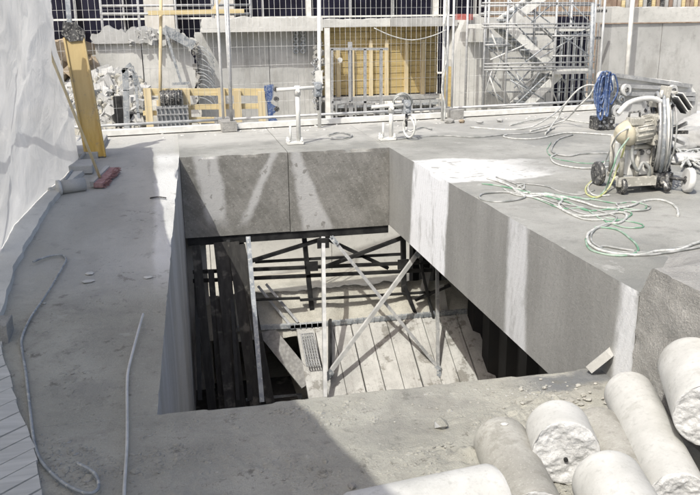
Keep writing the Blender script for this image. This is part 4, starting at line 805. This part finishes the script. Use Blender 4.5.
# blue chain hoist / clamp
bh = thing('blue_clamp', (1.72, 14.25, -.5), 'bright blue steel clamp on the right end of the timber frame', 'clamp')
b = MB(); p = Vector((1.622, 14.250, 0.339)); b.prism([p+Vector(q) for q in ((-.09,0,0),(.06,0,.02),(.05,0,-.16),(.0,0,-.30),(.09,0,-.36),(.10,0,-.44),(.03,0,-.5),(.12,0,-.62),(-.04,0,-.66),(-.06,0,-.3),(-.11,0,-.12))], (0, .1, 0)); b.build('body', M_['blue'], bh)
for q in range(3): b = MB(); b.disc(p+Vector((.10, -.02, -.06-.17*q)), (0, 1, 0), .045, .08, 12); b.build('knob', M_['dark_mech'], bh)
# bent steel column at the left
bs = thing('bent_girder', (-.85, 14.3, -.9), 'bent and torn grey steel girder left of the timber frame', 'girder')
for q, wd in (([(127,130),(126,90),(125,68)], .10), ([(141,132),(138,112),(136,85),(132,66)], .05), ([(131,70),(136,74),(141,92)], .03), ([(122,72),(126,68),(131,64)], .06)):
    P = [Vector(FYm(v, 14.3)) for v in q]
    b = MB()
    for a, c in zip(P, P[1:]): b.bar(a-(c-a)*.03, c, wd, .07, (0, 1, 0))
    b.build('flange', M_['grey_steel'], bs)
b = MB(); b.box(-1.06, -.86, 14.4, 14.6, -.9, .22); b.box(-.80, -.60, 14.4, 14.6, -.9, -.08); tag(b.build('hollow_shade_box', M_['black']), 'black boxes put in for the shade of the hollow between rubble and the bent girder', 'shade block')  # solid black boxes imitate the shaded hollow
random.seed(17); b = MB()
for k in range(1300):
    x = random.uniform(-2.2, -.6); y = random.uniform(14.2, 16.6); top = lerp(-.5, .40, sstep(14, 16.2, y))*(.8+.3*math.sin(x*4)); b.chunk((x, y, top+.05+random.uniform(-.08, .04)), -.03+.02+.012+.16*random.random()**5+.01, k)
tag(b.build('rubble_heap', M_['pale2']), 'heap of broken pale concrete at the foot of the broken wall', 'rubble', kind='stuff')
b = MB()
for k in range(900):
    x = random.uniform(-2.2, -.6); y = random.uniform(14.2, 16.4); top = lerp(-.5, .42, sstep(14, 16.2, y))*(.8+.3*math.sin(x*4)); b.chunk((x, y, top+random.uniform(-.08, .10)), .012+.10*random.random()**4, k)
tag(b.build('soil_lumps', M_['earth']), 'soil and brown lumps mixed into the concrete heap', 'rubble', kind='stuff')
b = MB(); vs = []
for j in range(25):
    for i in range(31): x = lerp(-2.8, -.3, i/30); y = lerp(14.1, 16.9, j/24); vs.append((x, y, lerp(-.8, .32, sstep(14.1, 16.2, y))*(.8+.3*math.sin(x*4))-.05+.06*fbm(x*3, y*3)))
b.add(vs, [(j*31+i, j*31+i+1, (j+1)*31+i+1, (j+1)*31+i) for j in range(24) for i in range(30)], True); tag(b.build('rubble_slope', M_['earth']), kind='structure')

def ragged(x0, x1, y0, y1, z0, zt, name, mat, label, cat, nx=40, nz=26, ra=.08, left=0, right=0, top=1):
    """a thick wall whose upper and side edges are broken"""
    b = MB(); A = []; B_ = []
    for j in range(nz+1):
        for i in range(nx+1):
            u = i/nx; v = j/nz; x = lerp(x0, x1, u); z = lerp(z0, zt, v)
            z += top*ra*v**8*(fbm(x*3, 1, 4)+.5*noise.noise(Vector((x*15, 3, 2))))
            if left: x += left*ra*(1-u)**10*(fbm(3, z*3, 8)+.5*noise.noise(Vector((2, z*17, 2))))
            if right: x += right*ra*u**10*(fbm(5, z*3, 9)+.5*noise.noise(Vector((1, z*17, 7))))
            A.append((x, y0+.012*fbm(x*1.5, z*1.5, 2), z)); B_.append((x, y1, z))
    q = lambda j, i: j*(nx+1)+i
    b.add(A, [(q(j, i), q(j, i+1), q(j+1, i+1), q(j+1, i)) for j in range(nz) for i in range(nx)], False)
    b.add(B_, [(q(j, i), q(j, i+1), q(j+1, i+1), q(j+1, i)) for j in range(nz) for i in range(nx)], False)
    N = (nx+1)*(nz+1)
    loop = [q(0, i) for i in range(nx)]+[q(j, nx) for j in range(nz)]+[q(nz, i) for i in range(nx, 0, -1)]+[q(j, 0) for j in range(nz, 0, -1)]
    st = len(b.v)-2*N; n = len(loop)
    for k in range(n): b.f.append((st+loop[k], st+loop[(k+1) % n], st+N+loop[(k+1) % n], st+N+loop[k])); b.sm.append(False)
    return tag(b.build(name, M_[mat]), label, cat)
bwall = thing('broken_wall', (-.5, 17, -.9), 'pale concrete wall with broken top and torn side behind the left fence', 'wall')
def child(o, par):
    for k in ('label', 'category'):
        if k in o: del o[k]
    o.location = o.location-wloc(par); o.parent = par; return o
child(ragged(-1.55, -.62, 17, 17.5, -.9, 1.12, 'wall_panel', 'pale', 'x', 'wall', left=1, ra=.12), bwall)
child(ragged(-.60, .42, 17.02, 17.5, -.9, 1.12, 'wall_panel', 'pale', 'x', 'wall', right=1, ra=.12), bwall)
child(ragged(-1.5, .1, 16.9, 17.4, 1.04, 1.30, 'broken_coping', 'pale2', 'x', 'wall', left=1, right=1, ra=.14, nz=8), bwall)
random.seed(9); b = MB()
for k in range(60): b.chunk((random.uniform(-.8, .1), random.uniform(16.85, 17.1), random.uniform(1.02, 1.3)), random.uniform(.03, .09), k)
tag(b.build('broken_lumps', M_['pale2'], bwall), kind='stuff')
b = MB()
for k in range(40): b.chunk((.47+random.uniform(-.06, .06), 17.05, random.uniform(-.1, 1.05)), random.uniform(.03, .07), k)
tag(b.build('torn_edge', M_['rough'], bwall), kind='stuff')
for k in range(13):
    z = .95-.085*k; b = MB(); b.tube(spline([(.45, 17.05, z), (.58, 16.9, z+.03*math.sin(k)), (.72, 16.85, z-.10-.03*math.cos(k*2)), (.8, 16.86, z-.24)], 4), .009, 5); b.build('rebar_end', M_['grey_steel'], bwall)
b = MB(); b.bar((-.15, 16.75, 1.30), (.42, 16.8, .98), .18, .08, (0, 1, 0)); tag(b.build('fallen_girder', M_['grey_steel']), 'slanting grey girder at the top of the broken wall', 'girder')
b = MB(); b.bar((-0.124, 16.700, 1.288), (0.115, 16.700, 0.278), .05, .05, (0, 1, 0)); b.bar((-0.064, 16.700, 0.243), (0.291, 16.700, 0.253), .05, .05); tag(b.build('wall_prop', M_['grey_steel']), 'grey raking prop against the broken wall', 'prop')
bwr = thing('recessed_wall', (1.8, 17.6, -.9), 'pale recessed concrete wall under the coping left of the ochre shuttering', 'wall')
child(ragged(.50, 2.0, 17.6, 18, -.9, 1.22, 'wall_panel', 'pale2', 'x', 'wall', left=1, top=0), bwr)
child(ragged(2.01, 3.05, 17.62, 18, -.9, 1.22, 'wall_panel', 'pale2', 'x', 'wall', right=1, top=0), bwr)
ragged(.62, 3.12, 17.2, 18.2, 1.22, 1.50, 'coping_slab', 'pale', 'pale concrete slab edge above the recessed wall', 'slab', nz=6, left=1, ra=.06)
ragged(3.14, 4.78, 17.9, 18.6, 1.28, 1.45, 'coping_slab', 'pale', 'pale concrete slab edge above the left of the ochre shuttering', 'slab', nz=5, ra=.03)
ragged(4.80, 6.05, 17.05, 18.6, 1.28, 1.46, 'coping_slab', 'pale2', 'deeper grey slab projecting over the right of the ochre shuttering', 'slab', nz=5, ra=.02)
for k in range(2):
    t = thing('pipe_row', FYm((303 if k else 297, 44), 17.4), ['left column of small round pipe ends on the recessed wall', 'right column of small round pipe ends on the recessed wall'][k], 'pipe ends')
    for q in range(4):
        b = MB(); p = Vector(FYm(((303 if k else 296), 33+6*q), 17.55)); b.ring(p, (0, 1, 0), .045, .022, 14, 6); b.build('pipe_end', M_['grey_steel'], t)
b = MB(); random.seed(44)
for k in range(60): b.chunk((3.05+random.uniform(-.08, .10), 17.4, random.uniform(-.3, 1.15)), random.uniform(.03, .09), k)
tag(b.build('torn_wall_end', M_['rough']), 'torn concrete edge between recessed wall and ochre shuttering', 'wall end', kind='stuff')
b = MB(); b.bar((3.153, 16.900, 1.279), (3.136, 16.900, -0.574), .10, .08, (0, 1, 0)); tag(b.build('white_upright', M_['white_steel']), 'white upright beam at the left end of the ochre shuttering', 'post')

# ochre shuttering
sh = thing('shuttering', (4.5, 18.2, -.9), 'ochre boarded shuttering wall in the recess behind the middle fence', 'shuttering')
zz = -.22; k = 0
while zz < 1.25:
    for (xa, xb) in ((3.22, 4.35), (4.36, 5.2), (5.21, 5.98)):
        b = MB(); o_ = .008*((k*7+int(xa*3)) % 3); b.box(xa, xb, 18.2-o_, 18.26, zz, zz+.148); b.build('board', M_['ochre'], sh)
    zz += .155; k += 1
for x in (3.62, 3.95, 4.38, 4.75, 5.22, 5.62):
    b = MB(); b.box(x-.04, x+.04, 18.10, 18.185, -.25, .98 if x > 4 else .8); b.build('upright_timber', M_['timber_v'], sh)
b = MB(); b.box(3.1, 6.0, 18.3, 18.4, -.9, 1.3); b.build('backing', M_['pale2'], sh)
b = MB(); b.box(3.1, 5.95, 17.9, 18.29, -.34, -.25); b.build('sill', M_['pale2'], sh)
b = MB(); b.disc((3.629, 17.950, 0.575), (0, 1, 0), .055, .04, 16); b.build('lamp_disc', M_['white_steel'], sh)
sf2 = thing('prop_frame', (3.682, 16.600, -0.603), 'grey steel prop frame standing before the ochre shuttering', 'prop frame')
for (a, c, wd) in [((332,49),(332,122),.05), ((350,42),(351,122),.085), ((365,49),(365,122),.06), ((381,49),(381,122),.06), ((330,49),(388,49),.05), ((332,102),(379,102),.04), ((350,50),(350,102),.04)]:
    b = MB(); b.bar(FYm(a, 16.6+.05*(wd > .07)), FYm(c, 16.6+.05*(wd > .07)), wd, .05, (0, 1, 0)); b.build('member', M_['galv'], sf2)
pa_ = thing('pallet_stack', (4.6, 17.2, -.9), 'grey steel formwork panels stacked low beneath the ochre shuttering', 'formwork stack')
for k in range(4):
    for s in range(3):
        xa = 3.3+s*.9; b = MB(); z = -.85+.155*k; b.box(xa, xa+.86, 17.0+.02*s, 17.7, z, z+.05); b.build('panel_rail', M_['grey_steel' if (k+s) % 2 else 'white_steel'], pa_)
for s in range(13): b = MB(); x = 3.32+s*.21; b.box(x, x+.035, 16.97, 17.0, -.9, -.27); b.build('panel_rib', M_['galv'], pa_)
# right-hand pale column and red box
b = MB(); b.prism([(5.881, 16.800, -0.534), (6.578, 16.800, -0.558), (6.484, 16.800, 1.479), (6.168, 16.800, 1.483), (6.042, 16.800, 1.197), (5.877, 16.800, 0.577)], (0, .7, 0))
tag(b.build('splayed_column', M_['pale']), 'pale splayed concrete pier left of the stair tower', 'pier')
b = MB(); b.prism([(5.777, 16.900, -0.541), (5.939, 16.900, -0.546), (5.912, 16.900, 0.571), (5.808, 16.900, 0.149)], (0, .4, 0)); tag(b.build('timber_edge', M_['ochre']), 'narrow ochre board along the left edge of the splayed pier', 'board')
b = MB(); b.prism([(6.162, 16.600, 1.462), (6.452, 16.600, 1.458), (6.470, 16.600, 0.946), (6.178, 16.600, 0.951)], (0, .2, 0)); tag(b.build('pier_block', M_['pale']), 'square white block hanging at the top of the pier', 'block')
b = MB(); b.prism([(5.837, 16.500, 1.525), (6.189, 16.500, 1.521), (6.193, 16.500, 1.400), (5.840, 16.500, 1.405)], (0, .1, 0)); tag(b.build('red_board', M_['red']), 'small red board at the top of the pier', 'board')

# stair tower
st = thing('stair_tower', (7.9, 15.9, -.9), 'grey scaffold stair tower with zigzag flights behind the right fence', 'stair tower')
for x in (484, 506, 554, 592):
    for d in (15.3, 16.3):
        b = MB(); p = Vector(FYm((x, 60), 15.3)); b.tube([(p.x, d, -.9), (p.x, d, 2.3)], .026, 8); b.build('standard', M_['galv'], st)
for (a, c) in [((482,24),(594,24)), ((482,27),(594,28)), ((482,3),(594,3)), ((484,64),(594,62)), ((484,70),(556,70)), ((484,67),(592,67)), ((484,107),(594,107)), ((484,45),(510,45)), ((552,36),(594,36)), ((552,56),(594,56))]:
    b = MB(); b.tube([FYm(a, 15.28), FYm(c, 15.28)], .018, 6); b.build('ledger', M_['galv'], st)
for (a, c) in [((490,30),(502,60)), ((488,72),(500,106)), ((490,60),(527,44)), ((512,108),(550,72)), ((555,30),(592,58)), ((592,26),(540,58)), ((505,68),(530,92)), ((510,80),(545,100)), ((540,24),(556,40)), ((554,40),(520,66)), ((520,50),(530,50)), ((514,88),(530,70)), ((506,24),(520,4)), ((560,3),(575,24)), ((530,24),(552,4))]:
    b = MB(); b.tube([FYm(a, 15.35), FYm(c, 15.35)], .016, 6); b.build('brace', M_['white_steel'if a[0] < 492 else 'grey_steel'], st)
for (xa, ya), (xb, yb2), n_ in (((507,26), (552,66), 9), ((560,74), (522,110), 8), ((545,-4), (510,22), 6)):
    a = Vector(FYm((xa, ya), 15.6)); c = Vector(FYm((xb, yb2), 15.6)); 
    for dy in (0, .6): fl = MB(); fl.bar(a+Vector((0, dy, 0)), c+Vector((0, dy, 0)), .03, .16); fl.build('stringer', M_['white_steel'], st)
    for q in range(n_):
        p = a.lerp(c, (q+.5)/n_); b = MB(); b.box(p.x-.10, p.x+.10, 15.6, 16.2, p.z-.02, p.z+.02); b.build('tread', M_['grey_steel'], st)
    b = MB(); b.tube([a+Vector((0, -.05, .5)), c+Vector((0, -.05, .5))], .016, 6); b.build('handrail', M_['galv'], st)
for (x0_, x1_, y_) in ((484, 508, 26), (552, 594, 72), (552, 594, 29)):
    p = Vector(FYm((x0_, y_), 15.4)); q = Vector(FYm((x1_, y_), 15.4)); b = MB(); b.box(p.x, q.x, 15.4, 16.3, p.z-.05, p.z+.03); b.build('landing', M_['white_steel'], st)
tw = thing('rear_building_wall', (8.2, 17.0, -.9), 'dusty wall with a tall dark window behind the stair tower', 'wall')
b = MB(); b.box(6.62, 8.35, 17.1, 17.4, -.9, 1.45); b.build('wall', M_['pale'], tw)
b = MB(); b.box(8.36, 9.25, 17.25, 17.4, -.9, 1.45); b.build('window_glass', M_['glass_dark'], tw)
for k in range(6): b = MB(); x = 8.40+.16*k; b.box(x, x+.035, 17.15, 17.2, -.9, 1.3); b.build('window_bar', M_['grey_steel'], tw)
b = MB(); b.box(6.7, 7.9, 17.04, 17.09, .82, 1.02); b.build('lintel', M_['grey_steel'], tw)
random.seed(91)
for k in range(26):
    xa = random.choice([486, 492, 506, 515, 525, 535, 545, 554, 560, 572, 580]); ya = random.choice([4, 24, 45, 64, 70, 90]); dx = random.choice([-22, -15, 14, 20, 26, 0]); dy = random.choice([20, 24, 36, 40])
    xb = min(593, max(485, xa+dx)); b = MB(); b.tube([FYm((xa, ya), 15.75), FYm((xb, min(108, ya+dy)), 15.75)], .013, 6); b.build('brace', M_['grey_steel' if k % 3 else 'wire'], st)
for y_ in (12, 34, 50, 58, 80, 92):
    b = MB(); b.tube([FYm((random.choice((484, 506)), y_), 16.3), FYm((random.choice((554, 592)), y_+random.uniform(-1, 1)), 16.3)], .015, 6); b.build('ledger', M_['grey_steel'], st)
# right wall
rw = thing('right_wall', (12, 16.6, -.9), 'long pale grey concrete wall at the right beyond the deck', 'wall')
for k in range(5):
    xa = 9.45+k*1.25; b = MB(); b.box(xa, xa+1.235, 16.6, 17.1, -.9, 1.27); b.build('wall_panel', M_['pale2'], rw)
child(ragged(9.4, 15.7, 16.55, 17.3, 1.30, 1.62, 'coping', 'pale', 'x', 'wall', nz=5, top=1, ra=.05), rw)
b = MB(); p = Vector((9.669, 16.200, 0.306)); b.tube([(p.x, 16.2, -.9), (p.x, 16.2, 3)], .05, 10); tag(b.build('white_pole', M_['white_steel']), 'pale vertical pole before the right wall', 'pole')
b = MB(); b.tube([(7.886, 14.600, 1.688), (7.959, 14.600, -0.374)], .04, 10); tag(b.build('dark_pole', M_['grey_steel']), 'grey pole at the right corner of the stair tower', 'pole')
b = MB(); b.bar((8.886, 16.300, 1.552), (9.120, 16.300, 1.550), .1, .06); b.bar((8.789, 16.300, 0.996), (9.025, 16.300, 0.992), .1, .06); tag(b.build('wall_bracket', M_['dark_mech']), 'dark steel brackets left of the right wall', 'bracket')
# colourful stacked roof tiles along the top of the right wall
random.seed(6); tr = thing('tile_stack', (12.5, 17.5, 1.6), 'rows of reddish clay tiles stacked along the top of the right wall', 'tiles')
for k in range(52):
    x = 9.9+k*.11; b = MB(); h_ = random.uniform(.16, .34); b.box(x, x+.085, 17.4, 17.7, 1.5, 1.62+h_); b.build('tile', M_[random.choice(['tile', 'timber', 'tile', 'pale2', 'dark_mech'])], tr)

# building with dark glazing far behind
fb_ = thing('glazed_building', (3, 24, -.9), 'dark glazed building front rising behind the broken walls', 'building')
b = MB(); b.box(-8, 9.6, 24.3, 30, -.9, 9); b.build('wall', M_['glass_dark'], fb_)
k = 0; x = -7.8
while x < 9.4:
    b = MB(); wd = .05 if k % 3 else .14; b.box(x, x+wd, 24.1, 24.28, -.9, 9); b.build('mullion', M_['galv' if k % 3 else 'white_steel'], fb_); x += 1.3; k += 1
for z in (-.2, 1.50, 3.0, 5.5): b = MB(); b.box(-8, 9.6, 24.0, 24.09, z, z+.05); b.build('transom', M_['white_steel'], fb_)
for (xa, xb) in ((-.7, .1), (1.15, 1.75)):
    b = MB(); b.box(xa, xb, 23.5, 23.99, -.9, 5); b.build('pier', M_['facade'], fb_)
b = MB(); b.box(9.7, 30, 23, 30, -.9, 4.2); tag(b.build('rendered_building', M_['tile']), 'brownish building behind the right wall', 'building')
# wooden pole and ledger over the left wall
b = MB(); b.tube([(-0.128, 14.200, 1.887), (-0.306, 14.200, -0.262)], .028, 8); tag(b.build('timber_pole', M_['timber_v']), 'slim timber pole standing before the broken wall', 'pole')
b = MB(); b.bar((-0.358, 14.100, 1.587), (1.216, 14.100, 1.603), .05, .07); tag(b.build('timber_ledger', M_['timber']), 'horizontal timber ledger across the top of the broken wall', 'beam')
b = MB(); b.bar((0.702, 14.150, 1.593), (0.867, 14.150, 1.879), .06, .08, (0, 1, 0)); tag(b.build('timber_strut', M_['timber_v']), 'short slanting timber strut above the ledger', 'strut')
for k, (xa, xb) in enumerate(((100, 250), (480, 600))):
    b = MB(); b.tube([FYm((xa, 14), 20), FYm((xb, 14), 20)], .035, 8)
    b.tube([FYm((xa, 6), 20), FYm((xb, 5), 20)], .03, 8); 
    for q in range(5): x = lerp(xa, xb, q/4); p = Vector(FYm((x, 0), 20)); b.tube([(p.x, 20, -.9), (p.x, 20, 3.5)], .03, 8)
    tag(b.build('rear_guardrail', M_['galv']), ['steel guard rail behind the broken wall', 'steel guard rail behind the stair tower'][k], 'guard rail')
random.seed(2); b = MB()
for k in range(260): b.chunk((random.uniform(-3.2, -1.5), random.uniform(16.4, 17.4), random.uniform(-.6, 1.05)), random.uniform(.06, .22), k)
tag(b.build('torn_masonry', M_['brown']), 'torn brown masonry at the left end of the broken wall', 'rubble', kind='stuff')
# debris along the far side of the deck
random.seed(19); b = MB()
for k in range(120): x = random.uniform(-.5, 8); b.rock((x, far_edge(x)-random.uniform(.1, .9), .0), random.uniform(.008, .03), k)
tag(b.build('edge_debris', M_['pale']), 'crumbs along the far edge of the deck', 'rubble', kind='stuff')
for k, (px, py, r_) in enumerate([(462,121,.06), (480,122,.05), (500,120,.07), (449,121,.09)]):
    b = MB(); b.rock(G(px, py, .03), r_, k+60, .7); tag(b.build('debris_lump', M_['brown' if k == 0 else ('rough' if k == 3 else 'pale2')]), ['reddish lump against the edge beam', 'small pale lump right of the reddish one', 'pale lump farthest right on the edge beam side', 'dark lump at the foot of the cable-wrapped pole'][k], 'debris')
